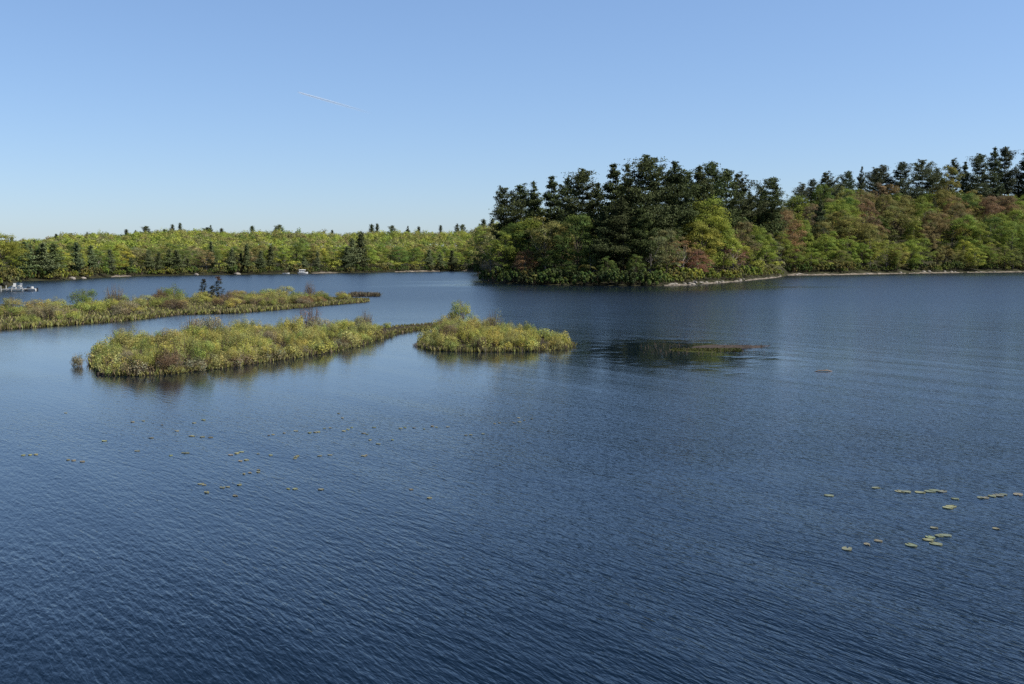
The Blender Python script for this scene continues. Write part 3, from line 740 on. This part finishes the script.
def fringe(poly, n, where, group):
    P = resample(poly, .2); fr = sorted((q for q in P), key=lambda q: q[1]); c = np.mean(poly, 0)
    P = [q for q in P if q[1] < c[1] + .6 + (q[0] - c[0]) * .45]
    for i in range(n):
        q = P[int((i + .5) / n * len(P))]; q = q + (c - q) / np.linalg.norm(c - q) * .62
        cc = random.choice([SH_Y, SH_O, SH_O, SH_G, SH_GR]); k = random.uniform(.95, 1.5)
        put_shrub('shrub', random.choice(SMALLSH), q[0], q[1], .0, k, vary(cc, .15), '%s low shrub %s' % (SHN[cc], where), 'shrub', group, random.uniform(.7, 1.15))
fringe(ISL_A, 30, 'at the front waterline of the long near island', 'low shrubs along the front of the long near island')
fringe(ISL_B, 14, 'at the front waterline of the short near island', 'low shrubs along the front of the short near island')
def one_shrub(px, py, proto, h, c, label, name='shrub', cat='shrub', z=.1, wide=1.0, H0=1.3):
    p = ground(px, py); s = h / H0
    put_shrub(name, proto, p.x, p.y, z, s * wide, c, label, cat, None, 1 / wide)
one_shrub(461, 330, SHRUBS[3], 2.05, SH_G, 'tallest green shrub at the back left corner of the short near island')
one_shrub(452, 334, SHRUBS[1], 1.5, SH_O, 'olive shrub in front of the tallest green one on the short near island')
one_shrub(493, 338, BARE[0], 1.9, SH_O, 'thin wispy shrub sticking up behind the middle of the short near island')
one_shrub(310, 335, BARE[1], 2.3, SH_P, 'bare pinkish twiggy shrub at the back of the long near island', wide=.9)
one_shrub(366, 333, BARE[0], 1.7, SH_GR, 'bare grey twiggy shrub on the tapering end of the long near island')
one_shrub(192, 343, BARE[1], 1.9, SH_GR, 'grey twiggy shrub at the high back of the long near island')
one_shrub(211, 341, SHRUBS[4], 1.9, SH_GR, 'greyish leafy shrub on the crest of the long near island')
one_shrub(118, 353, BARE[0], 1.5, SH_GR, 'bare grey twiggy shrub near the left tip of the long near island')
one_shrub(128, 356, SHRUBS[0], 1.5, SH_O, 'dark olive shrub beside the bare twigs at the left tip of the long near island')
one_shrub(304, 305.5, SHRUBS[2], 1.25, SH_P, 'pinkish leafy shrub at the right end of the marsh strip', wide=1.5)
one_shrub(318, 304, SHRUBS[4], 1.0, SH_P, 'low reddish shrub next to the pinkish one on the marsh strip', wide=1.6)
one_shrub(309, 300.5, BARE[0], 2.6, SH_B, 'tall bare grey twigs standing at the back of the marsh strip', wide=.9)
one_shrub(115, 310, BARE[1], 2.9, SH_GR, 'tall bare twigs on the left half of the marsh strip', wide=.9)
one_shrub(160, 304, SHRUBS[5], 1.9, SH_B, 'dark brown bush on the back edge of the marsh strip', wide=.7)
one_shrub(173, 303.5, SHRUBS[1], 2.2, SH_BG, 'bright green tall bush beside the dark brown one on the marsh strip', wide=1.3)
one_shrub(84, 309.5, SHRUBS[3], 2.0, SH_BG, 'bright green bush on the back edge of the marsh strip near the dock', wide=1.5)
one_shrub(79, 366, SMALLSH[0], .62, SH_GR, 'tiny lone shrub standing in the water off the left tip of the long near island', z=-.05, H0=.62, wide=.7)
one_shrub(416, 346, SMALLSH[1], .26, SH_B, 'tiny brown tuft at the water left of the short near island', z=-.05, H0=.62)

# low plants at the islands' edges and floors: sedge and twigs nobody could count
def sedge(name, polys, label, pal, fat=1.0, frac=.55, cat='sedge'):
    g = np.random.default_rng(len(name)); V = []; T = []
    for poly, n, blade, hgt, ed in polys:
        P = resample(poly, .04); A = np.array(poly); lo = A.min(0); hi = A.max(0)
        pts = P[g.integers(len(P), size=int(n * frac))] + g.normal(size=(int(n * frac), 2)) * ed
        q = g.uniform(lo, hi, size=(n * 3, 2)); q = np.array([p for p in q if inside(p, poly)])[:int(n * .6)]
        pts = np.concatenate([pts, q]); m = len(pts)
        a = g.uniform(0, 6.283, m); h = hgt * g.uniform(.35, 1.2, m); w = blade * g.uniform(.6, 1.3, m)
        ln = g.normal(size=(m, 2)) * .3 * h[:, None]
        b = np.concatenate([pts, np.full((m, 1), -.03)], 1); t = b + np.concatenate([ln, h[:, None]], 1); sd = np.stack([np.cos(a) * w, np.sin(a) * w, 0 * a], 1)
        mid = (b + t) / 2
        V.append(np.stack([b - sd * .5, mid - sd * fat, t, mid + sd * fat], 1))
        pal = np.array(pal)
        T.append(pal[g.integers(len(pal), size=m)] * g.uniform(.7, 1.2, (m, 1)))
    o = link_mesh(name, quads_mesh(name, np.concatenate(V), M_SHRUB, np.concatenate(T))); o.color = (1, 1, 1, 1)
    tag(o, label, cat, kind='stuff')
sedge('sedge', [(ISL_A, 5200, .03, .34, .12), (ISL_B, 3200, .03, .32, .12), (ISL_C, 6000, .07, .40, .25), (ISL_D, 1500, .05, .6, .2)], 'brown sedge and dead twigs fringing the low islands at the waterline',
      [(.13, .095, .07), (.16, .13, .09), (.15, .14, .06), (.09, .07, .05), (.18, .155, .12)])
sedge('low_heath', [(ISL_A, 10000, .045, .36, .10), (ISL_B, 6000, .045, .34, .10), (ISL_C, 42000, .075, .48, .2)], 'knee high olive heath filling the ground between the shrubs of the low islands',
      [(.28, .27, .08), (.24, .23, .08), (.21, .23, .07), (.30, .27, .12), (.19, .15, .09)], 1.4, .45, 'heath')

# bushes along the wooded shores
def shore_bushes(n, c0, c1, s0, s1, pal, hh, where, group, step=None):
    for i in range(n):
        col = c0 + (c1 - c0) * (i + random.uniform(.1, .9)) / n; s = random.uniform(s0, s1); d = shore(col) + s; x, y = place(col, d)
        c = random.choices(list(pal.keys()), list(pal.values()))[0]
        put_shrub('bush', random.choice(BIGBUSH), x, y, hz(x, y) - .15, random.uniform(*hh) / 2.6, vary(c), '%s bush %s' % (NAMES[c], where), 'bush', group, random.uniform(.8, 1.1))
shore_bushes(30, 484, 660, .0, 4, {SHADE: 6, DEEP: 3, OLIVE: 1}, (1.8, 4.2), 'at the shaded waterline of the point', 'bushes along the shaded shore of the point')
shore_bushes(26, 660, 782, 2.2, 8, {FRESH: 3, YELLOW: 3, OLIVE: 3}, (1.8, 3.4), 'above the gravel edge on the sunlit side of the point', 'bushes along the sunlit shore of the point')
shore_bushes(50, 784, 1060, 4.2, 10, {OLIVE: 3, DEEP: 4, FRESH: 3}, (2.0, 4.2), 'along the gravel shore of the right bank', 'bushes along the right bank')
shore_bushes(12, -40, 13, .8, 9, {OLIVE: 3, YELLOW: 4, FRESH: 2}, (2.4, 4.2), 'on the bank behind the dock', 'bushes behind the dock')
shore_bushes(30, 20, 200, 1, 4, {OLIVE: 3, YELLOW: 3, FRESH: 2, DEEP: 1}, (2, 3.4), 'at the waterline of the far left shore', 'bushes along the far left shore')
shore_bushes(44, 200, 478, 1, 5, {DEEP: 4, OLIVE: 3, FRESH: 1}, (2, 3.6), 'at the waterline of the far shore beyond the marsh', 'bushes along the far shore')

# ------------------------------------------------------------------ small things
# two stunted tamaracks on the marsh strip
def stunted(px, py, top, seed, label, topcol):
    p = ground(px, py); d = p.y; H = CAM_H - (top - HORIZ) * d / FPX
    g = np.random.default_rng(seed); V = []; T = []; tb = MB()
    tb.tube([(0, 0, -.2), (.04, 0, H * .5), (0.02, .03, H)], [.05, .035, .012], 6)
    z = H * .18
    while z < H * .98:
        u = z / H
        for k in range(int(g.integers(2, 5))):
            a = g.uniform(0, 6.283); Lb = (.85 * (1 - u) + .22) * g.uniform(.5, 1.25)
            e = Vector((math.cos(a) * Lb, math.sin(a) * Lb, z + Lb * .1)); tb.tube([(0, 0, z), e], [.012, .005], 4, False)
            m = 44; t = g.uniform(.25, 1.05, (m, 1)); P = np.array([0, 0, z]) + (np.array(e) - np.array([0, 0, z])) * t + g.normal(size=(m, 3)) * .075
            V.append(leaf_quads(P, unit(g.normal(size=(m, 3)) + np.array([0, 0, .5])), .13 * g.uniform(.6, 1.3, m), .5, g))
            c = np.array(topcol if u > .82 else (.045, .05, .028)); T.append(c * g.uniform(.6, 1.4, (m, 1)))
        z += g.uniform(.16, .34)
    t = empty('tamarack', (p.x, p.y, .1))
    c = link_mesh('crown', quads_mesh('crown', np.concatenate(V), M_NEEDLE, np.concatenate(T)), t); c.color = (1, 1, 1, 1)
    tb.build('trunk', M_SNAG, t); tag(t, label, 'tamarack')
stunted(204, 303, 279, 31, 'shorter stunted dark tamarack on the marsh strip, leaning left of the other', (.05, .045, .03))
stunted(219, 303, 276, 32, 'taller stunted tamarack with a reddish tip on the marsh strip', (.10, .058, .036))
stunted(213, 301.5, 285, 33, 'smallest dark tamarack huddled between the two taller ones on the marsh strip', (.045, .05, .03))

# stump standing in the gap at the end of the marsh strip
def stump(px, py, h, r, label, name='stump', seed=0):
    p = ground(px, py); g = np.random.default_rng(seed); rings = []
    for z, k in ((-.3, 1.25), (0, 1.15), (h * .35, .95), (h * .75, .9), (h, .7)):
        rings.append([(r * k * math.cos(a) * g.uniform(.85, 1.15) + .05 * z, r * k * math.sin(a) * g.uniform(.85, 1.15), z + (g.uniform(-.12, .12) * h if z == h else 0)) for a in np.linspace(0, 6.283, 11)[:-1]])
    mb = MB(); mb.loft(rings); mb.build(name, M_SNAG, None, True, (p.x, p.y, 0))
    tag(bpy.context.scene.objects[-1] if False else COL.objects[len(COL.objects) - 1], label, 'stump')
stump(344, 297.5, .62, .26, 'dark weathered stump in the gap at the right end of the marsh strip', seed=1)
stump(98, 375, .14, .09, 'small dark stub in the water, left one of the pair by the long near island', seed=2)
stump(103, 375, .15, .13, 'wider dark stub in the water, right one of the pair by the long near island', seed=3)

# weed bank: bare mud and stems on its far side, mossy green weed on its near side
def bank():
    g = np.random.default_rng(9)
    outl = px_poly([(690, 351), (708, 352), (727, 350.6), (745, 349), (752, 348.6), (764, 347), (770, 346), (752, 345.8), (728, 345.6), (705, 345.6), (694, 347)])
    t = empty('weed_bank', tuple(ground(728, 348.5)))
    o0 = t.location.copy()
    def sheet(name, poly, mat, h, step):
        P = resample([(p[0] - o0.x, p[1] - o0.y) for p in poly], step); P = P + g.normal(size=P.shape) * step * .2
        c = P.mean(0); rings = []
        for k, z in ((1.06, -.08), (1.0, .012), (.8, h), (.45, h * 1.2)):
            rings.append([(c[0] + (q[0] - c[0]) * k, c[1] + (q[1] - c[1]) * k, z + (g.uniform(-.3, .4) * h if z > .02 else 0)) for q in P])
        mb = MB(); mb.loft(rings, False); n = len(P); mb.f.append(tuple(3 * n + i for i in range(n))); return mb.build(name, mat, t)
    sheet('mud_crust', px_poly([(690, 348.2), (712, 348.4), (735, 348.2), (752, 348.2), (762, 347.2), (770, 345.9), (752, 345.6), (728, 345.2), (705, 345.4), (694, 346.6)]), M_MUD, .05, .3)
    sheet('moss_mat', px_poly([(668, 350), (690, 352.2), (708, 352.6), (727, 351.2), (740, 349.2), (735, 348.5), (712, 348.7), (690, 348.5), (676, 348.6)]), plain('moss', (.032, .037, .006), .95, .35, 3.0), .02, .3)
    tb = MB()
    for _ in range(26):
        p = ground(g.uniform(725, 769), g.uniform(345.6, 348)) - o0; a = g.uniform(0, 6.28)
        L = g.uniform(.1, .35); tb.tube([(p.x, p.y, -.02), (p.x + L * math.cos(a) * .8, p.y + L * math.sin(a) * .8, g.uniform(.06, .16))], [.02, .008], 4, False)
    tb.build('dead_stems', M_SNAG, t)
    em = MB()
    for _ in range(150):
        p = ground(g.uniform(640, 765), g.uniform(344, 355)) - o0; h_ = g.uniform(.08, .28); em.tube([(p.x, p.y, -.02), (p.x + g.normal() * .06, p.y + g.normal() * .06, h_)], [.012, .005], 4, False)
    em.build('emergent_stems', M_TWIG, t)
    Q = []; m = 900
    for _ in range(m):
        p = ground(g.uniform(672, 742), g.uniform(348.6, 351.8)) - o0; Q.append((p.x, p.y, g.uniform(.0, .05)))
    f = link_mesh('weed_leaves', quads_mesh('weed_leaves', leaf_quads(np.array(Q), unit(g.normal(size=(m, 3)) * .5 + np.array([0, 0, .8])), g.uniform(.06, .2, m), .6, g), M_SHRUB, np.array([(.045, .050, .010)]) * g.uniform(.4, 1.5, (m, 1))), t)
    f.color = (1, 1, 1, 1)
    tag(t, 'low mud bank with brown crust and green moss in the dark smooth patch of water', 'weed bank')
bank()
def stick(px, py, L, label, seed, r=.03):
    p = ground(px, py); g = np.random.default_rng(seed); mb = MB()
    mb.tube([(-L / 2, 0, -.02), (-L * .2, .05, .045), (L * .2, -.03, .05), (L / 2, .04, 0)], [r * .6, r, r, r * .5], 6)
    mb.tube([(L * .1, 0, .05), (L * .3, .12, .11)], [r * .5, r * .2], 5, False)
    o = mb.build('driftwood_stick', M_DRIFT, None, True, (p.x, p.y, 0)); o.rotation_euler.z = g.uniform(-.2, .2); tag(o, label, 'driftwood')
stick(823, 371.5, 1.1, 'thin brown stick floating alone on the open water right of the mud bank', 4)

# boulders at the waterline
def boulder(x, y, z, r, seed, label, group=None, mat=None):
    g = np.random.default_rng(seed); rings = []; ph = g.uniform(0, 6.28, 4)
    for t in np.linspace(-.5, 1.0, 6):
        rr = math.sqrt(max(.03, 1 - t * t)) * r
        rings.append([(rr * math.cos(a) * (1 + .18 * math.sin(2 * a + ph[0]) + .1 * math.sin(3 * a + ph[1])) * 1.25, rr * math.sin(a) * (1 + .2 * math.sin(2 * a + ph[2])), t * r * .72 + .05 * r * math.sin(4 * a + ph[3])) for a in np.linspace(0, 6.283, 13)[:-1]])
    mb = MB(); mb.loft(rings); o = mb.build('boulder', mat or M_ROCK, None, False, (x, y, z)); tag(o, label, 'boulder', group)
for i in range(26):
    c = random.uniform(664, 772); d = shore(c) + random.uniform(-.6, 2.0); x, y = place(c, d)
    boulder(x, y, max(0, hz(x, y)) + .05, random.uniform(.25, .6), 300 + i, 'pale granite boulder at the sunlit waterline of the point', 'boulders along the point')
for i in range(22):
    c = random.uniform(786, 1040); d = shore(c) + random.uniform(-.6, 3); x, y = place(c, d)
    boulder(x, y, max(0, hz(x, y)) + .08, random.uniform(.3, .7), 340 + i, 'pale boulder on the gravel shore of the right bank', 'boulders along the right bank')
for c, r, lab in ((73, .9, 'pale boulder at the far shore right of the dark conifers behind the dock'), (84, .6, 'smaller pale boulder on the far left shore'), (197, .8, 'whitish boulder at the far waterline above the tamaracks'),
                  (238, .9, 'pale flat boulder at the far waterline left of the white boat')):
    x, y = place(c, shore(c) - .4); boulder(x, y, .1, r, int(c) + 400, lab)

# ------------------------------------------------------------------ boats and dock
def hull_rings(L, B, H, sheer=.25, bow=.9, n=9):
    """rings along x, bow at +x"""
    rings = []
    for i in range(n):
        t = i / (n - 1); x = -L / 2 + L * t; w = B / 2 * (1 - max(0, (t - .45) / .55) ** 2.2) + .02; k = H * (1 + sheer * t * t); keel = -.12 + .35 * H * max(0, (t - .6) / .4) ** 2
        rings.append([(x, -w, k), (x, -w * .92, k * .45), (x, -w * .55, keel), (x, 0, keel - .06), (x, w * .55, keel), (x, w * .92, k * .45), (x, w, k)])
    return rings
def motorboat(px, py, L, rz, label, canopy=True, name='motorboat'):
    p = ground(px, py); t = empty(name, (p.x, p.y, 0), rz); B = L * .38; H = L * .16
    mb = MB(); mb.loft(hull_rings(L, B, H)); mb.build('hull', M_WHITE, t)
    mb = MB(); mb.box((-.05 * L, 0, H + .05), (L * .62, B * .8, .06)); mb.build('deck', M_DECK, t)
    mb = MB(); mb.box((L * .12, 0, H + .28), (L * .16, B * .72, .42), 0, Matrix.Rotation(R(-14), 3, 'Y'), .75); mb.build('windscreen', M_GLASS, t)
    mb = MB()
    for y in (-.2, .2): mb.box((-L * .14, y * B, H + .26), (L * .1, B * .24, .36), 0, None, .85)
    mb.build('seats', M_WHITE, t)
    mb = MB(); mb.box((-L * .55, 0, H * .9), (.28, .32, .55), 0, None, .7); mb.box((-L * .55, 0, H * .1), (.12, .1, .8)); mb.build('outboard_motor', M_DARK, t)
    if canopy:
        mb = MB(); top = H + .98
        rings = [[(x, -B * .46, top - .10), (x, -B * .3, top + .05 + .06 * math.sin(i)), (x, B * .3, top + .05), (x, B * .46, top - .10), (x, B * .44, top - .16), (x, -B * .44, top - .16)] for i, x in enumerate((-L * .40, -L * .15, L * .1, L * .28))]
        mb.loft(rings); c = mb.build('canopy', M_WHITE, t)
        mb = MB(); mb.box((-L * .10, 0, H + .42), (L * .56, B * .84, .74), 0, None, .90); mb.build('cabin', M_WHITE, t)
        for y in (-1, 1):
            for x in (-L * .22, L * .02):
                mb = MB(); mb.box((x, y * B * .408, H + .55), (L * .12, .02, .22)); mb.build('window', M_GLASS, t)
        for x in (-L * .38, L * .24):
            for y in (-B * .42, B * .42):
                mb = MB(); mb.tube([(x, y, H), (x, y, top - .14)], [.025, .025], 6); mb.build('canopy_post', M_DECK, t)
    tag(t, label, 'boat'); return t
motorboat(303, 273.9, 3.7, R(8), 'white motorboat with a white canopy moored at the far shore')
def rowboat(px, py, L, rz, label):
    p = ground(px, py); t = empty('rowing_boat', (p.x, p.y, 0), rz); B = L * .36; H = L * .13
    mb = MB(); R_ = hull_rings(L, B, H); mb.loft(R_, False); n = len(R_[0])
    inner = [[(q[0] * .95, q[1] * .86, q[2] * (.98 if k in (0, 6) else .9) + .05) for k, q in enumerate(r)] for r in R_]
    mb.loft(inner, False); mb.build('hull', M_WHITE, t)
    for x in (-L * .2, L * .12):
        mb = MB(); mb.box((x, 0, H * .8), (.22, B * .82, .04)); mb.build('thwart', M_DECK, t)
    tag(t, label, 'boat')
rowboat(286, 274.0, 2.6, R(5), 'small low white rowing boat left of the canopied white motorboat')
motorboat(30.5, 291, 2.4, R(175), 'small white motorboat with a dark engine tied to the end of the dock', False)
def dock():
    a = ground(3, 291.2); b = ground(26, 291.2); L = b.x - a.x; t = empty('dock', ((a.x + b.x) / 2, a.y, 0)); Wd = 1.8
    mb = MB(); n = 18
    for i in range(n): mb.box((-L / 2 + L * (i + .5) / n, 0, .40), (L / n * .9, Wd, .05))
    mb.box((0, -Wd / 2 + .03, .30), (L, .06, .15)); mb.box((0, Wd / 2 - .03, .30), (L, .06, .15)); mb.build('deck', M_DECK, t)
    for x in (-L / 2 + .12, -L * .02, L / 2 - .15):
        for y in (-Wd / 2 - .06, Wd / 2 + .06):
            mb = MB(); mb.tube([(x, y, -1.0), (x, y, 1.0 if x < -L * .3 else .75)], [.055, .055], 8); mb.build('post', M_WHITE if x < -L * .3 else M_DECK, t)
    tag(t, 'pale plank dock on white posts at the far left edge of the lake', 'dock')
    for x, rz, lab in ((14.2, R(10), 'left white chair standing on the dock'), (19.8, R(-15), 'right white chair standing on the dock')):
        p = ground(x, 291.2); c = empty('chair', (p.x, p.y + .1, .425), rz)
        mb = MB(); mb.box((0, 0, .40), (.5, .5, .05)); mb.build('seat', M_WHITE, c)
        mb = MB()
        for k in range(4): mb.box((-.18 + .12 * k, .26, .72), (.10, .035, .62), 0, Matrix.Rotation(R(-12), 3, 'X'))
        mb.box((0, .25, .66), (.48, .03, .06), 0, Matrix.Rotation(R(-12), 3, 'X')); mb.build('backrest', M_WHITE, c)
        for sx in (-.22, .22):
            for sy in (-.22, .22):
                mb = MB(); mb.box((sx, sy, .19), (.05, .05, .38)); mb.build('leg', M_WHITE, c)
            mb = MB(); mb.box((sx * 1.2, 0, .60), (.09, .52, .03)); mb.box((sx * 1.2, -.2, .49), (.04, .04, .2)); mb.build('armrest', M_WHITE, c)
        tag(c, lab, 'chair')
dock()

# ------------------------------------------------------------------ lily pads
def pad_mesh(seed):
    g = np.random.default_rng(seed); n = 22; vs = [(0, 0, .004)]; ph = g.uniform(0, 6.28, 3)
    for z, k in ((.004, .55), (.010, 1.0), (-.004, .99)):
        for i in range(n):
            a = R(14) + (2 * math.pi - R(28)) * i / (n - 1); r = k * (1 + .04 * math.sin(3 * a + ph[0])) * (1.12 if abs(math.cos(a)) > .5 else 1)
            vs.append((r * math.cos(a), r * math.sin(a) * .88, z + (.010 * math.sin(2 * a + ph[1]) * k * k * .35 if z > 0 else -.005)))
    fs = []
    for i in range(n - 1):
        fs.append((0, 1 + i, 2 + i))
        for q in range(2): o = 1 + q * n; fs.append((o + i, o + n + i, o + n + i + 1, o + i + 1))
    me = bpy.data.meshes.new('lily_pad'); me.from_pydata(vs, [], fs)
    at = me.color_attributes.new('tint', 'FLOAT_COLOR', 'POINT')
    for k, d in enumerate(at.data):
        f = 1 + .25 * math.sin(k * 2.1 + seed); d.color = (f, f * .98, f * .9, 1)
    me.materials.append(M_PAD); me.update(); return me
PADS = [pad_mesh(i) for i in range(4)]
def pad(px, py, r, c, label, group):
    p = ground(px, py); o = link_mesh('lily_pad', random.choice(PADS), None, (p.x, p.y, .004 + random.uniform(0, .006)))
    o.scale = (r, r, 1); o.rotation_euler = (random.uniform(-.01, .01), random.uniform(-.01, .01), random.uniform(0, 6.28)); o.color = tuple(c) + (1,)
    return tag(o, label, 'lily pad', group)
PY, PG, PT = (.195, .205, .105), (.155, .17, .105), (.175, .165, .11)
LEFT = [(66, 413), (132, 422), (143, 421), (163, 425), (176, 431), (190, 436), (194, 436.3), (202, 437), (211, 437.6), (195, 423), (203, 420), (152, 438), (138, 451), (105, 441), (24, 455.5), (29, 455), (35, 454.6), (68, 460), (74, 460.5), (82, 461.6),
        (183, 453), (187, 453.2), (170, 455.6), (242, 452), (230, 455), (236, 453.4), (240, 461), (246, 460), (258, 454), (271, 455.6), (269, 435.4), (273, 434.6), (284, 433), (296, 431), (258, 472), (243, 474), (250, 473), (200, 484), (205, 485), (223, 487.5), (227, 487), (240, 485), (236, 496), (206, 492.4), (289, 489), (296, 457)]
MID = [(310, 432.8), (315, 432.4), (319, 432), (325, 428.6), (330, 428), (338, 413.5), (342, 418), (347, 429.5), (344, 431), (363, 433.4), (367, 434.4), (370, 440), (379, 444), (393, 440), (374, 427.5), (401, 428.4), (404, 427.6), (414, 428), (432, 426.4), (436, 427.4), (448, 427), (465, 435.4), (471, 435), (484, 434), (494, 423.7), (500, 423), (518, 418),
       (514, 423), (520, 422), (531, 419), (525, 420.5), (270, 455), (297, 456), (295, 458.6), (329, 455), (364, 456), (366, 455.3), (319, 456), (429, 498), (294, 489), (320, 489.6), (411, 489.6), (259, 470), (352, 427.6), (424, 429)]
for x, y in LEFT: pad(x + random.uniform(-1, 1), y, random.uniform(.04, .08), vary(random.choice([PY, PT, PT]), .3), 'yellowish lily pad in the scattered drift of pads at the left', 'lily pads scattered at the left')
for x, y in MID: pad(x + random.uniform(-1, 1), y, random.uniform(.04, .075), vary(random.choice([PY, PG, PT]), .3), 'yellow-green lily pad in the thin drift of pads below the near islands', 'lily pads drifting below the islands')
RIGHT = [(847, 549, .115, PG, 'pale green lily pad floating alone at the left of the right-hand pads'), (867, 544.5, .07, PT, 'small brownish lily pad just right of the lone pale green one'), (878, 541, .08, PT, 'faded lily pad between the lone one and the close cluster'),
         (911, 545.4, .115, PG, 'flat oval pale lily pad left of the close cluster of pads'), (928, 540, .10, PY, 'lily pad with a curled dark edge in the close cluster'), (936, 544, .12, PG, 'front pad of the close cluster at the right'), (945, 535.5, .12, PG, 'widest pale pad at the back right of the close cluster'),
         (939, 536, .09, PG, 'pad touching the widest one in the close cluster'), (930, 537.4, .10, PY, 'half covered pad at the back left of the close cluster'), (934, 528, .075, PT, 'dull brown pad behind the close cluster')]
for x, y, r, c, lab in RIGHT: pad(x, y, r, vary(c, .05), lab, 'lily pads at the right')
for x, y in [(951, 506.6), (948, 508), (955, 499), (900, 491.6), (906, 492), (920, 492.5), (930, 491.6), (934, 490.6), (942, 491.5), (981, 498), (985, 498), (992, 496.4), (998, 495.6), (1003, 494.7), (1018, 494.7), (876, 488), (829, 495.7)]:
    pad(x, y, random.uniform(.085, .13), vary(random.choice([PG, PG, PY, PT])), 'pale lily pad in the broken row of pads near the right edge', 'lily pads in the row near the right edge')
pad(996, 529, .07, vary(PT), 'single brown pad alone between the close cluster and the right edge', 'lily pads at the right')

# ------------------------------------------------------------------ vapour trail
def contrail():
    d = 14000.0
    def sky_pt(px, py):
        x = (px - 512.0) / FPX; y = -(py - 342.0) / FPX
        return Vector((x * d, (math.cos(PITCH) + y * math.sin(PITCH)) * d, CAM_H + (-math.sin(PITCH) + y * math.cos(PITCH)) * d))
    a = sky_pt(297, 92); b = sky_pt(372, 113.5); n = 40; mb = MB()
    mb.tube([(b - a) * (i / n) for i in range(n + 1)], [17 * (.5 + .5 * math.sin(math.pi * min(1, i / n * 2 + .12) / 2))  for i in range(n + 1)], 10)
    m, nt, bs = new_mat('vapour'); N = nt.nodes; L = nt.links
    tc = N.new('ShaderNodeTexCoord'); sp = N.new('ShaderNodeSeparateXYZ'); L.new(tc.outputs['Generated'], sp.inputs[0])
    rp = N.new('ShaderNodeValToRGB'); e = rp.color_ramp.elements; e[0].position = 0.0; e[0].color = (0, 0, 0, 1); e[1].position = 1.0; e[1].color = (0, 0, 0, 1)
    q = rp.color_ramp.elements.new(.05); q.color = (.32, .32, .32, 1); q = rp.color_ramp.elements.new(.5); q.color = (.22, .22, .22, 1)
    L.new(sp.outputs['X'], rp.inputs['Fac'])
    lw = N.new('ShaderNodeLayerWeight'); lw.inputs['Blend'].default_value = .4
    inv = N.new('ShaderNodeMath'); inv.operation = 'SUBTRACT'; inv.inputs[0].default_value = 1; L.new(lw.outputs['Facing'], inv.inputs[1])
    mu = N.new('ShaderNodeMath'); mu.operation = 'MULTIPLY'; L.new(inv.outputs[0], mu.inputs[0]); L.new(rp.outputs['Color'], mu.inputs[1])
    bs.inputs['Base Color'].default_value = (.9, .9, .9, 1); bs.inputs['Roughness'].default_value = 1
    L.new(mu.outputs[0], bs.inputs['Alpha'])
    o = mb.build('vapour_trail', m, None, True, a); tag(o, 'faint thin white vapour trail slanting across the blue sky at the upper left', 'vapour trail')
contrail()
